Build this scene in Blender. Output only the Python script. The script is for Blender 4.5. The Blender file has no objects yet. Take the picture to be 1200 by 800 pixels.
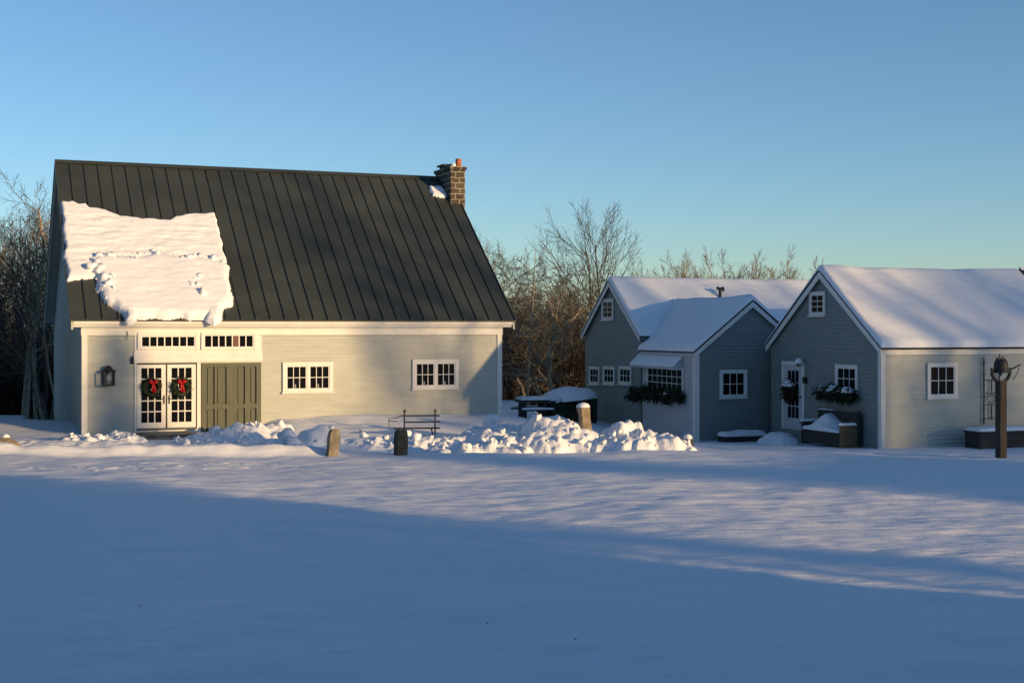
import bpy, bmesh, math, random
import numpy as np
from mathutils import Vector, Matrix, noise as mnoise
rnd = random.Random(7)
scene = bpy.context.scene
C = scene.collection

# ------------------------------------------------------------------ camera, sky, sun, exposure
CAM_H = 3.2; F = 1600.0; HOR = 384.0          # photograph pixels: focal length, horizon row
cam = bpy.data.cameras.new('camera'); cam.lens = 48; cam.sensor_width = 36
cam.shift_y = -16/1200; cam.clip_end = 3000; cam.clip_start = .1
co = bpy.data.objects.new('camera', cam); co.location = (0, 0, CAM_H); co.rotation_euler = (math.radians(90), 0, 0)
C.objects.link(co); scene.camera = co

SUN_EL = math.radians(6.8)
SUN_AZ = Vector((.837, -.547)).normalized()   # horizontal direction towards the sun
world = bpy.data.worlds.new('World'); scene.world = world; world.use_nodes = True
wt = world.node_tree; bg = wt.nodes['Background']
sky = wt.nodes.new('ShaderNodeTexSky'); sky.sky_type = 'NISHITA'; sky.sun_disc = False
sky.sun_elevation = SUN_EL; sky.sun_rotation = math.atan2(SUN_AZ.x, SUN_AZ.y)
sky.air_density = 0.8; sky.dust_density = 0.2; sky.ozone_density = 2.75; sky.altitude = 0
wt.links.new(sky.outputs[0], bg.inputs[0])
bg.inputs[1].default_value = .14
sl = bpy.data.lights.new('sun', 'SUN'); sl.energy = 4.1; sl.angle = math.radians(.55); sl.color = (1, .67, .31)
so = bpy.data.objects.new('sun', sl)
sdir = Vector((SUN_AZ.x*math.cos(SUN_EL), SUN_AZ.y*math.cos(SUN_EL), math.sin(SUN_EL)))
so.rotation_euler = (-sdir).to_track_quat('-Z', 'Y').to_euler(); so.location = (60, -40, 30)
C.objects.link(so)
scene.view_settings.view_transform = 'Standard'; scene.view_settings.look = 'None'
scene.view_settings.exposure = 0.46; scene.view_settings.gamma = 1
scene.render.engine = 'CYCLES'

# ------------------------------------------------------------------ materials
def nt(name):
    m = bpy.data.materials.new(name); m.use_nodes = True
    return m, m.node_tree, m.node_tree.nodes['Principled BSDF']
def N(t, kind, **kw):
    n = t.nodes.new(kind)
    for k, v in kw.items(): setattr(n, k, v)
    return n
def ramp(t, src, stops):
    r = t.nodes.new('ShaderNodeValToRGB')
    while len(r.color_ramp.elements) < len(stops): r.color_ramp.elements.new(.5)
    for e, (p, c) in zip(r.color_ramp.elements, stops): e.position = p; e.color = (*c, 1)
    t.links.new(src, r.inputs[0]); return r
def mat(name, col, var=.12, scale=(6, 6, 6), rough=.7, spec=.3, bump=0, bscale=30, metal=0, detail=5):
    """a painted / stony / woody surface: two tones mixed by noise, plus a little relief"""
    m, t, b = nt(name)
    tc = N(t, 'ShaderNodeTexCoord'); mp = N(t, 'ShaderNodeMapping'); mp.inputs[3].default_value = scale
    t.links.new(tc.outputs['Object'], mp.inputs[0])
    n = N(t, 'ShaderNodeTexNoise'); n.inputs['Scale'].default_value = 1; n.inputs['Detail'].default_value = detail
    t.links.new(mp.outputs[0], n.inputs[0])
    lo = tuple(c*(1-var) for c in col); hi = tuple(min(1, c*(1+var)) for c in col)
    r = ramp(t, n.outputs[0], [(.3, lo), (.7, hi)]); t.links.new(r.outputs[0], b.inputs['Base Color'])
    b.inputs['Roughness'].default_value = rough; b.inputs['Specular IOR Level'].default_value = spec; b.inputs['Metallic'].default_value = metal
    if bump:
        n2 = N(t, 'ShaderNodeTexNoise'); n2.inputs['Scale'].default_value = bscale; n2.inputs['Detail'].default_value = 6
        t.links.new(tc.outputs['Object'], n2.inputs[0])
        bp = N(t, 'ShaderNodeBump'); bp.inputs['Strength'].default_value = 1; bp.inputs['Distance'].default_value = bump
        t.links.new(n2.outputs[0], bp.inputs['Height']); t.links.new(bp.outputs[0], b.inputs['Normal'])
    return m
def snow_mat(name, ripple):
    m, t, b = nt(name)
    tc = N(t, 'ShaderNodeTexCoord')
    b.inputs['Base Color'].default_value = (.84, .85, .88, 1); b.inputs['Roughness'].default_value = .65; b.inputs['Specular IOR Level'].default_value = .15
    def noise(scale, rot, sc, det):
        mp = N(t, 'ShaderNodeMapping'); mp.inputs[3].default_value = scale; mp.inputs[2].default_value = (0, 0, rot)
        t.links.new(tc.outputs['Object'], mp.inputs[0])
        n = N(t, 'ShaderNodeTexNoise'); n.inputs['Scale'].default_value = sc; n.inputs['Detail'].default_value = det
        t.links.new(mp.outputs[0], n.inputs[0]); return n
    a = noise((1, 1, 1), 0, 22, 8); c = noise((.45, 1.6, 1), .3, 3.5, 6)
    ad = N(t, 'ShaderNodeMath', operation='MULTIPLY_ADD'); ad.inputs[1].default_value = ripple[1]/max(ripple[0], 1e-6)
    t.links.new(c.outputs[0], ad.inputs[0]); t.links.new(a.outputs[0], ad.inputs[2])
    bp = N(t, 'ShaderNodeBump'); bp.inputs['Distance'].default_value = ripple[0]; bp.inputs['Strength'].default_value = 1
    t.links.new(ad.outputs[0], bp.inputs['Height']); t.links.new(bp.outputs[0], b.inputs['Normal'])
    return m
M = {}
M['snow'] = snow_mat('snow_ground', (.006, .035))
M['snow_soft'] = snow_mat('snow_soft', (.006, .02))
M['snow_pile'] = snow_mat('snow_pile', (.02, .03))
M['trim'] = mat('white_trim_paint', (.74, .72, .67), .05, (3, 3, 3), .55)
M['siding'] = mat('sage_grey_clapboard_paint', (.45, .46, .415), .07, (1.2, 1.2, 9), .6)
M['shaded_siding'] = mat('clapboard_paint_shaded', (.215, .245, .24), .07, (1.2, 1.2, 9), .6)  # gable shade put into the colour; the lit front wall has lighter paint
M['white_siding'] = mat('white_clapboard_paint', (.50, .51, .52), .06, (1.5, 1.5, 9), .6)
M['roof_metal'] = mat('dark_standing_seam_metal', (.046, .053, .047), .22, (.5, .5, .9), .42, .35, .004, 2.2)
M['shingle'] = mat('dark_asphalt_shingle', (.03, .032, .036), .3, (9, 9, 9), .85, .2)
M['dark_paint'] = mat('dark_soffit_paint', (.10, .12, .14), .1, (3, 3, 3), .6)
M['glass'] = mat('dark_window_glass', (.007, .008, .010), .2, (2, 2, 2), .12, .07)
M['curtain'] = mat('reddish_blind_behind_glass', (.16, .085, .06), .2, (9, 2, 2), .3)
M['olive'] = mat('olive_green_door_paint', (.098, .106, .074), .14, (14, 14, 1.5), .55, .3, .001, 25)
M['iron'] = mat('black_iron', (.018, .018, .02), .3, (9, 9, 9), .5, .4, .002, 40)
M['bell_iron'] = mat('dark_cast_iron', (.022, .02, .02), .35, (7, 7, 7), .55, .35, .003, 30)
M['post_wood'] = mat('weathered_post_wood', (.066, .055, .042), .35, (14, 14, 1.2), .85, .15, .004, 18)
M['dark_wood'] = mat('dark_stained_wood', (.045, .042, .04), .35, (2, 12, 12), .7, .2, .003, 20)
M['sunlit_wood'] = mat('sunlit_bench_wood', (.14, .10, .062), .3, (2, 12, 12), .8, .2, .003, 20)  # bench wood lightened and warmed for sunlight on the near arm
M['granite'] = mat('tan_granite', (.26, .205, .145), .38, (5, 5, 5), .9, .15, .02, 9)
M['grey_stone'] = mat('grey_brown_stone', (.23, .20, .15), .45, (6, 6, 4), .9, .15, .02, 9)
M['dark_stone'] = mat('dark_slate_stone', (.055, .058, .05), .35, (6, 6, 6), .85, .2, .02, 9)
M['step_stone'] = mat('wet_granite_step', (.15, .14, .125), .7, (2.5, 7, 7), .55, .4, .01, 14)
M['clay'] = mat('red_clay_flue', (.42, .13, .06), .2, (9, 9, 9), .8)
M['green'] = mat('evergreen_sprays', (.030, .042, .020), .4, (8, 8, 8), .7)
M['brown_green'] = mat('dried_brown_sprays', (.060, .038, .022), .4, (8, 8, 8), .7)
M['ribbon'] = mat('red_ribbon', (.42, .012, .016), .15, (10, 10, 10), .45)
M['hedge'] = mat('dark_hedge_leaves', (.022, .030, .020), .4, (9, 9, 9), .7)
M['lamp_glass'] = mat('pale_lantern_glass', (.30, .32, .32), .2, (8, 8, 8), .1, .5)
M['needles'] = mat('spruce_needles', (.028, .040, .024), .4, (3, 3, 3), .7)
M['bark_brown'] = mat('brown_grey_bark', (.11, .094, .076), .4, (8, 8, 2), .9, .1, .012, 16)
M['bark_pale'] = mat('pale_tan_bark', (.30, .235, .16), .45, (7, 7, 3), .9, .1, .012, 16)
M['twig'] = mat('brown_twigs', (.100, .091, .078), .3, (3, 3, 3), .9, .1)
M['twig_pale'] = mat('grey_tan_twigs', (.19, .168, .135), .3, (3, 3, 3), .9, .1)
M['brush'] = mat('brown_undergrowth', (.034, .028, .022), .45, (.7, .7, .9), .95, .05)
M['leafmat'] = mat('dark_leaf_litter', (.035, .026, .02), .4, (.8, .8, .8), .95, .05)
def chimney_mat():
    m, t, b = nt('dark_stone_with_mortar')
    tc = N(t, 'ShaderNodeTexCoord'); br = N(t, 'ShaderNodeTexBrick'); mp = N(t, 'ShaderNodeMapping')
    # brick pattern on x+y so that both upright faces carry courses
    sx = N(t, 'ShaderNodeSeparateXYZ'); t.links.new(tc.outputs['Object'], sx.inputs[0])
    ad = N(t, 'ShaderNodeMath', operation='ADD'); t.links.new(sx.outputs[0], ad.inputs[0]); t.links.new(sx.outputs[1], ad.inputs[1])
    cx = N(t, 'ShaderNodeCombineXYZ'); t.links.new(ad.outputs[0], cx.inputs[0]); t.links.new(sx.outputs[2], cx.inputs[1])
    ns = N(t, 'ShaderNodeTexNoise'); ns.inputs['Scale'].default_value = 3.5; t.links.new(tc.outputs['Object'], ns.inputs[0])
    vm = N(t, 'ShaderNodeVectorMath', operation='MULTIPLY_ADD'); vm.inputs[1].default_value = (.12, .12, 0)
    t.links.new(ns.outputs['Color'], vm.inputs[0]); t.links.new(cx.outputs[0], vm.inputs[2])
    t.links.new(vm.outputs[0], br.inputs[0])
    br.inputs['Color1'].default_value = (.05, .042, .036, 1); br.inputs['Color2'].default_value = (.12, .095, .07, 1); br.inputs['Mortar'].default_value = (.40, .35, .28, 1)
    br.inputs['Scale'].default_value = 1; br.inputs['Brick Width'].default_value = .36; br.inputs['Row Height'].default_value = .2; br.inputs['Mortar Size'].default_value = .02; br.inputs['Mortar Smooth'].default_value = .4
    t.links.new(br.outputs[0], b.inputs['Base Color']); b.inputs['Roughness'].default_value = .9; b.inputs['Specular IOR Level'].default_value = .15
    bp = N(t, 'ShaderNodeBump'); bp.inputs['Distance'].default_value = .03; bp.invert = True
    t.links.new(br.outputs['Fac'], bp.inputs['Height']); t.links.new(bp.outputs[0], b.inputs['Normal'])
    return m
M['chimney'] = chimney_mat()

# ------------------------------------------------------------------ helpers
class MB:
    """collects polygons, then links them as ONE mesh object"""
    def __init__(s, T=None): s.v = []; s.f = []; s.T = T
    def add(s, vs, fs):
        o = len(s.v)
        s.v += [s.T(*p) for p in vs] if s.T else [tuple(p) for p in vs]
        s.f += [tuple(i+o for i in f) for f in fs]
    def box(s, x0, x1, y0, y1, z0, z1):
        s.add([(x0,y0,z0),(x1,y0,z0),(x1,y1,z0),(x0,y1,z0),(x0,y0,z1),(x1,y0,z1),(x1,y1,z1),(x0,y1,z1)],
              [(0,3,2,1),(4,5,6,7),(0,1,5,4),(1,2,6,5),(2,3,7,6),(3,0,4,7)])
    def prism(s, poly, d0, d1, axis='y'):
        """polygon in (a,z) swept along the third axis"""
        n = len(poly)
        if axis == 'y': vs = [(a, d0, z) for a, z in poly]+[(a, d1, z) for a, z in poly]
        elif axis == 'x': vs = [(d0, a, z) for a, z in poly]+[(d1, a, z) for a, z in poly]
        else: vs = [(a, b, d0) for a, b in poly]+[(a, b, d1) for a, b in poly]
        s.add(vs, [tuple(range(n))[::-1], tuple(range(n, 2*n))]+[(i, (i+1) % n, n+(i+1) % n, n+i) for i in range(n)])
    def tube(s, pts, rad, n=6, cap=True):
        pts = [Vector(p) for p in pts]
        if not hasattr(rad, '__len__'): rad = [rad]*len(pts)
        vs = []; prev = None
        for i, p in enumerate(pts):
            d = (pts[min(i+1, len(pts)-1)]-pts[max(i-1, 0)]).normalized()
            if prev is None: a = d.orthogonal().normalized()
            else:
                a = prev-d*prev.dot(d); a = a.normalized() if a.length > 1e-6 else d.orthogonal().normalized()
            prev = a; b = d.cross(a)
            for k in range(n):
                t = 2*math.pi*k/n; vs.append(tuple(p+(a*math.cos(t)+b*math.sin(t))*rad[i]))
        fs = [(i*n+k, i*n+(k+1) % n, (i+1)*n+(k+1) % n, (i+1)*n+k) for i in range(len(pts)-1) for k in range(n)]
        if cap: fs += [tuple(range(n))[::-1], tuple(range((len(pts)-1)*n, len(pts)*n))]
        s.add(vs, fs)
    def lathe(s, prof, n=16, c=(0, 0)):
        vs = [(c[0]+r*math.cos(2*math.pi*k/n), c[1]+r*math.sin(2*math.pi*k/n), z) for r, z in prof for k in range(n)]
        fs = [(i*n+k, i*n+(k+1) % n, (i+1)*n+(k+1) % n, (i+1)*n+k) for i in range(len(prof)-1) for k in range(n)]
        s.add(vs, fs+[tuple(range(n))[::-1], tuple(range((len(prof)-1)*n, len(prof)*n))])
    def build(s, name, m, parent=None, smooth=False, bevel=0):
        me = bpy.data.meshes.new(name); me.from_pydata(s.v, [], s.f); me.update()
        bm = bmesh.new(); bm.from_mesh(me); bmesh.ops.recalc_face_normals(bm, faces=bm.faces)
        bm.to_mesh(me); bm.free()
        me.materials.append(M[m])
        if smooth: me.polygons.foreach_set('use_smooth', [True]*len(me.polygons))
        o = bpy.data.objects.new(name, me); C.objects.link(o)
        if parent: o.parent = parent
        if bevel:
            b = o.modifiers.new('bevel', 'BEVEL'); b.width = bevel; b.segments = 2; b.limit_method = 'ANGLE'
        return o
def tag(o, label, cat, group=None, kind=None):
    o['label'] = label; o['category'] = cat
    if group: o['group'] = group
    if kind: o['kind'] = kind
    return o
def thing(name, label, cat, loc=(0, 0, 0), rz=0, group=None):
    o = bpy.data.objects.new(name, None); o.empty_display_size = .2; C.objects.link(o); o.location = loc; o.rotation_euler = (0, 0, rz)
    return tag(o, label, cat, group)
def dup(o, loc=None, rz=None, scale=None, label=None, group=None, parent=None):
    c = o.copy(); C.objects.link(c)
    if parent: c.parent = parent
    for ch in list(o.children): dup(ch, parent=c)
    if loc is not None: c.location = loc
    if rz is not None: c.rotation_euler = (0, 0, rz)
    if scale is not None: c.scale = scale
    if label: c['label'] = label
    if group: c['group'] = group
    return c
class Frame:
    """a building's own axes: x along its front wall, y into depth"""
    def __init__(s, x, y, th): s.o = Vector((x, y, 0)); s.th = th; s.c, s.s = math.cos(th), math.sin(th)
    def local(s, px, py, yl=None, xl=None):
        d = Vector(((px-600)/F, 1, -(py-HOR)/F)); o = Vector((0, 0, CAM_H))-s.o
        lo = Vector((o.x*s.c+o.y*s.s, -o.x*s.s+o.y*s.c, o.z)); ld = Vector((d.x*s.c+d.y*s.s, -d.x*s.s+d.y*s.c, d.z))
        t = (yl-lo.y)/ld.y if yl is not None else (xl-lo.x)/ld.x
        return lo+ld*t
    def X(s, px, py=450, yl=0): return s.local(px, py, yl=yl).x
    def Z(s, px, py, yl=0): return s.local(px, py, yl=yl).z
    def Y(s, px, py=450, xl=0): return s.local(px, py, xl=xl).y
    def ZG(s, px, py, xl=0): return s.local(px, py, xl=xl).z
    def w(s, x, y, z=0): return (s.o.x+x*s.c-y*s.s, s.o.y+x*s.s+y*s.c, z)
def gpt(px, py, z=0):
    """the point at height z seen at this pixel of the photograph"""
    d = (CAM_H-z)*F/(py-HOR); return Vector(((px-600)/F*d, d, z))
def at_depth(px, d): return (px-600)/F*d

# numpy value noise
def _hash(ix, iy, seed):
    h = (ix*374761393+iy*668265263+seed*974634777) & 0xffffffff
    h = ((h ^ (h >> 13))*1274126177) & 0xffffffff
    return ((h ^ (h >> 16)) & 0xffff)/65535.0
def vnoise(x, y, seed=0):
    x = np.asarray(x, float); y = np.asarray(y, float)
    ix = np.floor(x).astype(np.int64); iy = np.floor(y).astype(np.int64); fx = x-ix; fy = y-iy
    fx = fx*fx*fx*(fx*(fx*6-15)+10); fy = fy*fy*fy*(fy*(fy*6-15)+10)
    a = _hash(ix, iy, seed); b = _hash(ix+1, iy, seed); c = _hash(ix, iy+1, seed); d = _hash(ix+1, iy+1, seed)
    return (a+(b-a)*fx)*(1-fy)+(c+(d-c)*fx)*fy-.5
def fbm(x, y, seed=0, oct=4, gain=.5):
    r = 0; a = 1
    for k in range(oct): r = r+a*vnoise(x*2**k+k*17.3, y*2**k-k*9.1, seed+k); a *= gain
    return r
def smooth(a, b, x): t = np.clip((x-a)/(b-a), 0, 1); return t*t*(3-2*t)
def grid_mesh(name, P, m, parent=None, keep=None, thing_base=None):
    """P: (ny,nx,3) array of points; keep: (ny,nx) bool of vertices that exist"""
    ny, nx = P.shape[:2]; idx = np.arange(ny*nx).reshape(ny, nx)
    q = np.stack([idx[:-1, :-1], idx[:-1, 1:], idx[1:, 1:], idx[1:, :-1]], -1).reshape(-1, 4)
    V = P.reshape(-1, 3)
    if keep is not None:
        k = keep.reshape(-1); q = q[k[q].all(1)]
        used = np.zeros(len(V), bool); used[q.reshape(-1)] = True; re = np.cumsum(used)-1; V = V[used]; q = re[q]
    me = bpy.data.meshes.new(name); me.from_pydata(V.tolist(), [], q.tolist()); me.update()
    me.polygons.foreach_set('use_smooth', [True]*len(me.polygons)); me.materials.append(M[m])
    o = bpy.data.objects.new(name, me); C.objects.link(o)
    if parent: o.parent = parent
    return o

# ------------------------------------------------------------------ building frames (solved from the photograph)
BARN = Frame(-13.01, 40.20, .389)
COT1 = Frame(4.33, 46.28, .353)
COT2 = Frame(10.15, 37.49, .353)

# ------------------------------------------------------------------ ground
def ground_h(x, y):
    x = np.asarray(x, float); y = np.asarray(y, float)
    g = .10*fbm(x/9, y/9, 3, 3)+.06*fbm(x/2.2+y/9, y/1.3, 11, 4)
    g = g*smooth(140, 50, np.hypot(x, y-30)+0*x)
    # wind-packed ripples on the lawn
    g = g+(.030*fbm(x/.7+.25*y, y/.36, 23, 4, .6)+.03*np.abs(fbm(x/1.6-.2*y, y/.7, 27, 3)))*smooth(37, 33, y)
    # ploughed drive in front of the barn: kerb of snow, trough, bank
    wob = .5*vnoise(x/2.7, x*0+.5, 5)
    left = smooth(-4.0, -5.2, x); dr = y-(34.5+wob*.5)
    g = g+left*.24*np.exp(-(dr/.22)**2)*(1+.5*vnoise(x/.4, y/.4, 6))
    tr = smooth(.2, .9, dr)*smooth(3.2, 2.2, dr)*smooth(3.5, 1.5, x)
    g = g-tr*.16
    # snow rises to the barn wall
    fx = (x-BARN.o.x)*BARN.c+(y-BARN.o.y)*BARN.s; fy = -(x-BARN.o.x)*BARN.s+(y-BARN.o.y)*BARN.c
    inb = smooth(5.0, 6.4, fx)*smooth(15.5, 13.5, fx)*smooth(-4.5, .6, fy)*smooth(9, 7, fy)
    g = g+inb*(.36+.10*fbm(x/1.1, y/1.1, 31, 3))
    # shaded drift left of the barn gable, ground falling behind it
    g = g+.30*np.exp(-(((x+16.5)/2.6)**2+((y-43.5)/2.0)**2))*smooth(-11, -13, x)
    g = g-.9*smooth(46, 56, y)*(smooth(-12, -14, x)+smooth(0, 2, x)*smooth(6, 4, x)*smooth(48.5, 56, y))
    g = g-2.5*smooth(58, 85, y)*smooth(400, 100, y)
    g = g-.10*smooth(35, 38, y)*smooth(3, 6, x)-.22*smooth(38, 43, y)*smooth(2, 4, x)
    return g
def axis(lo, hi, step, far, grow=1.16):
    a = list(np.arange(lo, hi+1e-6, step)); s = step; x = hi
    while x < far: s *= grow; x += s; a.append(x)
    s = step; x = lo; b = []
    while x > -far: s *= grow; x -= s; b.append(x)
    return np.array(b[::-1]+a)
gx = axis(-19, 17, .13, 900); gy = axis(9, 48, .11, 1300)
GX, GY = np.meshgrid(gx, gy)
GZ = ground_h(GX, GY)
ground = grid_mesh('ground', np.stack([GX, GY, GZ], -1), 'snow'); ground['kind'] = 'structure'
def gh(x, y): return float(ground_h(np.array([x]), np.array([y]))[0])

# ------------------------------------------------------------------ wall pieces
def T_front(yl): return lambda a, d, z: (a, yl+d, z)            # wall facing -y; d runs inwards
def T_left(xl): return lambda a, d, z: (xl+d, -a, z)            # wall facing -x; a runs along -y
def clapboards(mb, a0, a1, z0, z1, exp=.115, clip=None):
    """lapped boards between a0 and a1; clip(z) -> (lo,hi) trims each board (gables)"""
    z = z0
    while z < z1-1e-4:
        zt = min(z+exp, z1)
        lo, hi = (a0, a1) if clip is None else clip(z)
        lo2, hi2 = (a0, a1) if clip is None else clip(zt)
        if hi-lo > .02:
            mb.add([(lo, -.024, z), (hi, -.024, z), (hi2, -.002, zt), (lo2, -.002, zt), (lo, 0, z), (hi, 0, z)],
                   [(0, 1, 2, 3), (0, 4, 5, 1)])
        z = zt
def window(parent, T, a0, a1, z0, z1, cols, rows, sashes=1, trim=.10, sill=True, name='window', label=None, glass='glass', blind=None, gap=.08, mt=.022, candle=False):
    """casing with sash bars, panes and sill on a wall; a/z are the outer edges of the casing"""
    f = MB(T)
    f.box(a0, a0+trim, -.05, 0, z0, z1); f.box(a1-trim, a1, -.05, 0, z0, z1)
    f.box(a0+trim, a1-trim, -.05, 0, z1-trim, z1); f.box(a0+trim, a1-trim, -.05, 0, z0, z0+trim*.7)
    zi0, zi1 = z0+trim*.7, z1-trim
    w = (a1-a0-2*trim-(sashes-1)*gap)/sashes
    s = MB(T); p = MB(T); mus = []
    for k in range(sashes):
        b0 = a0+trim+k*(w+gap); b1 = b0+w; e = .035
        if k: f.box(b0-gap, b0, -.046, 0, zi0, zi1)
        s.box(b0, b0+e, -.034, -.002, zi0, zi1); s.box(b1-e, b1, -.034, -.002, zi0, zi1)
        s.box(b0+e, b1-e, -.034, -.002, zi0, zi0+e); s.box(b0+e, b1-e, -.034, -.002, zi1-e, zi1)
        c0, c1, d0, d1 = b0+e, b1-e, zi0+e, zi1-e
        for i in range(1, cols):
            x = c0+(c1-c0)*i/cols; s.box(x-mt/2, x+mt/2, -.030, -.020, d0, d1)
        for j in range(1, rows):
            z = d0+(d1-d0)*j/rows
            for i in range(cols):
                x0 = c0+(c1-c0)*i/cols+(mt/2 if i else 0); x1 = c0+(c1-c0)*(i+1)/cols-(mt/2 if i < cols-1 else 0)
                s.box(x0, x1, -.0295, -.020, z-mt/2, z+mt/2)
        p.add([(c0, -.018, d0), (c1, -.018, d0), (c1, -.018, d1), (c0, -.018, d1)], [(0, 1, 2, 3)])
        if blind is not None and k == 0:
            i = blind; bb = MB(T); x0 = c0+(c1-c0)*i/cols+mt/2; x1 = c0+(c1-c0)*(i+1)/cols-mt/2
            bb.add([(x0, -.0192, d0), (x1, -.0192, d0), (x1, -.0192, d1), (x0, -.0192, d1)], [(0, 1, 2, 3)])
            mus.append(bb)
    o = f.build(name, 'trim', parent, bevel=.006)
    if label: o['label'] = label
    s.build('sash', 'trim', o); p.build('pane', glass, o)
    for bb in mus: bb.build('blind', 'curtain', o)
    if candle:
        for k in range(sashes):
            xm = a0+trim+k*(w+gap)+w/2-.012; zb = zi0+.036; q = MB(T); q.box(xm-.05, xm-.005, -.0285, -.0185, zb, zb+.13); q.box(xm-.065, xm+.01, -.0285, -.0185, zb-.001, zb+.025); q.build('candle', 'lamp_glass', o)
    if sill:
        q = MB(T); q.box(a0-.03, a1+.03, -.085, -.001, z0-.045, z0-.002); q.build('sill', 'trim', o)
    return o
def gable_clip(yc, hw, ze, slope, inset=0):
    return lambda z: ((yc-hw, yc+hw) if z <= ze else (yc-hw+(z-ze)/slope+inset, yc+hw-(z-ze)/slope-inset))

# ------------------------------------------------------------------ barn
barn = thing('barn', 'large barn with dark standing seam roof, white trim and olive green barn door', 'barn', tuple(BARN.o), BARN.th)
BE, BR, BH, BL = 3.45, 8.86, 6.58, 14.2; BS = (BR-BE)/BH
WF, WL, WR = .30, .38, 13.78
def rz_(y): return BE+BS*(BH-abs(y-BH))
w = MB(); w.box(WL+.02, WR-.02, WF+.02, 2*BH-WF-.02, -.3, rz_(WF)-.13)
w.prism([(WF+.02, rz_(WF)-.13), (2*BH-WF-.02, rz_(WF)-.13), (BH, BR-.16)], WL+.02, WR-.02, 'x')
w.T = T_front(WF+.02); clapboards(w, WL+.13, WR-.13, -.05, 2.97)
w.T = T_left(WL+.02); clapboards(w, -(2*BH-WF), -WF, -.05, BR-.3, clip=gable_clip(-BH, BH-WF, rz_(WF)-.14, BS))
w.T = None
w.build('wall', 'siding', barn)
for x0, x1 in ((WL-.03, WL+.13), (WR-.13, WR+.03)):                 # corner boards
    b = MB(); b.box(x0, x1, WF-.03, WF+.02, -.2, 2.97); b.box(x0 if x0 < 5 else x1-.05, x0+.05 if x0 < 5 else x1, WF+.02, WF+.14, -.2, 3.1)
    b.build('corner_board', 'trim', barn)
c = MB()                                                            # cornice and frieze
c.prism([(.02, 3.40), (.02, 3.33), (.07, 3.27), (.10, 3.22), (WF, 3.22), (WF, 3.40)], .10, 14.10, 'x')
c.prism([(WF-.07, 3.218), (WF-.035, 3.14), (WF-.035, 2.97), (WF, 2.97), (WF, 3.218)], WL-.05, WR+.05, 'x')
c.build('cornice', 'trim', barn)
for x0, x1, q0, q1 in ((.03, .09, .09, WL+.02), (14.11, 14.17, WR-.02, 14.11)):   # raking boards and their soffits
    rk = MB(); rk.prism([(.02, BE-.03), (BH, BR-.03), (2*BH-.02, BE-.03), (2*BH-.02, BE-.30), (BH, BR-.30), (.02, BE-.30)], x0, x1, 'x'); rko = rk.build('rake_board', 'siding', barn)
    rk = MB(); rk.prism([(.10, rz_(.10)-.10), (BH, BR-.10), (2*BH-.10, rz_(.10)-.10), (2*BH-.10, rz_(.10)-.14), (BH, BR-.14), (.10, rz_(.10)-.14)], q0, q1, 'x'); rk.build('soffit', 'siding', rko)
r = MB()
t = .03
r.prism([(-.03, BE-.025), (BH, BR), (2*BH+.03, BE-.025), (2*BH+.03, BE-.025-t), (BH, BR-t), (-.03, BE-.025-t)], 0, BL, 'x')
nseam = 31
for i in range(nseam+1):
    x = .012+(BL-.024)*i/nseam
    for sgn in (1, -1):
        y0 = -.03 if sgn > 0 else 2*BH+.03
        r.prism([(y0, BE-.02), (BH-.02*sgn, BR-.02), (BH-.02*sgn, BR+.028), (y0, BE+.028)], x-.012, x+.012, 'x')
r.prism([(BH-.16, BR-.13+.045), (BH, BR+.05), (BH+.16, BR-.13+.045), (BH, BR+.03)], 0, BL, 'x')
r.build('roof', 'roof_metal', barn)
def broof(px, py):
    """barn-local point of the front roof slope at a pixel"""
    d = Vector(((px-600)/F, 1, -(py-HOR)/F)); o = Vector((0, 0, CAM_H))-BARN.o
    lo = Vector((o.x*BARN.c+o.y*BARN.s, -o.x*BARN.s+o.y*BARN.c, o.z)); ld = Vector((d.x*BARN.c+d.y*BARN.s, -d.x*BARN.s+d.y*BARN.c, d.z))
    t = (BE+BS*lo.y-lo.z)/(ld.z-BS*ld.y); return lo+ld*t
# chimney
cb = broof(536, 238); cy = cb.y-.05; cx0 = BARN.X(528.5, 238, cy); cx1 = BARN.X(545, 238, cy); ct = BARN.Z(536, 195, cy); cd = 1.75
ch = MB(); ch.box(cx0, cx1, cy, cy+cd, cb.z-.6, ct-.12)
cho = ch.build('chimney', 'chimney', barn)
q = MB(); q.box(cx0-.05, cx1+.05, cy-.05, cy+cd+.05, ct-.12, ct); q.build('chimney_cap', 'chimney', cho)
q = MB(); q.lathe([(.11, ct), (.11, ct+.30), (.085, ct+.30), (.085, ct+.06)], 14, (cx1-.18, cy+.22)); q.build('flue_pot', 'clay', cho, True)
q = MB(); q.box(cx0+.08, cx1-.30, cy+.28, cy+1.5, ct+.002, ct+.12); q.box(cx0+.03, cx1-.05, cy+.95, cy+1.68, ct+.122, ct+.19); q.build('flue_cover', 'dark_stone', cho)
q = MB(); q.lathe([(.10, ct+.003), (.09, ct+.07), (.05, ct+.11), (.01, ct+.12)], 10, (cx0+.14, cy+.12)); q.build('snow_cap', 'snow_soft', cho, True)
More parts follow.
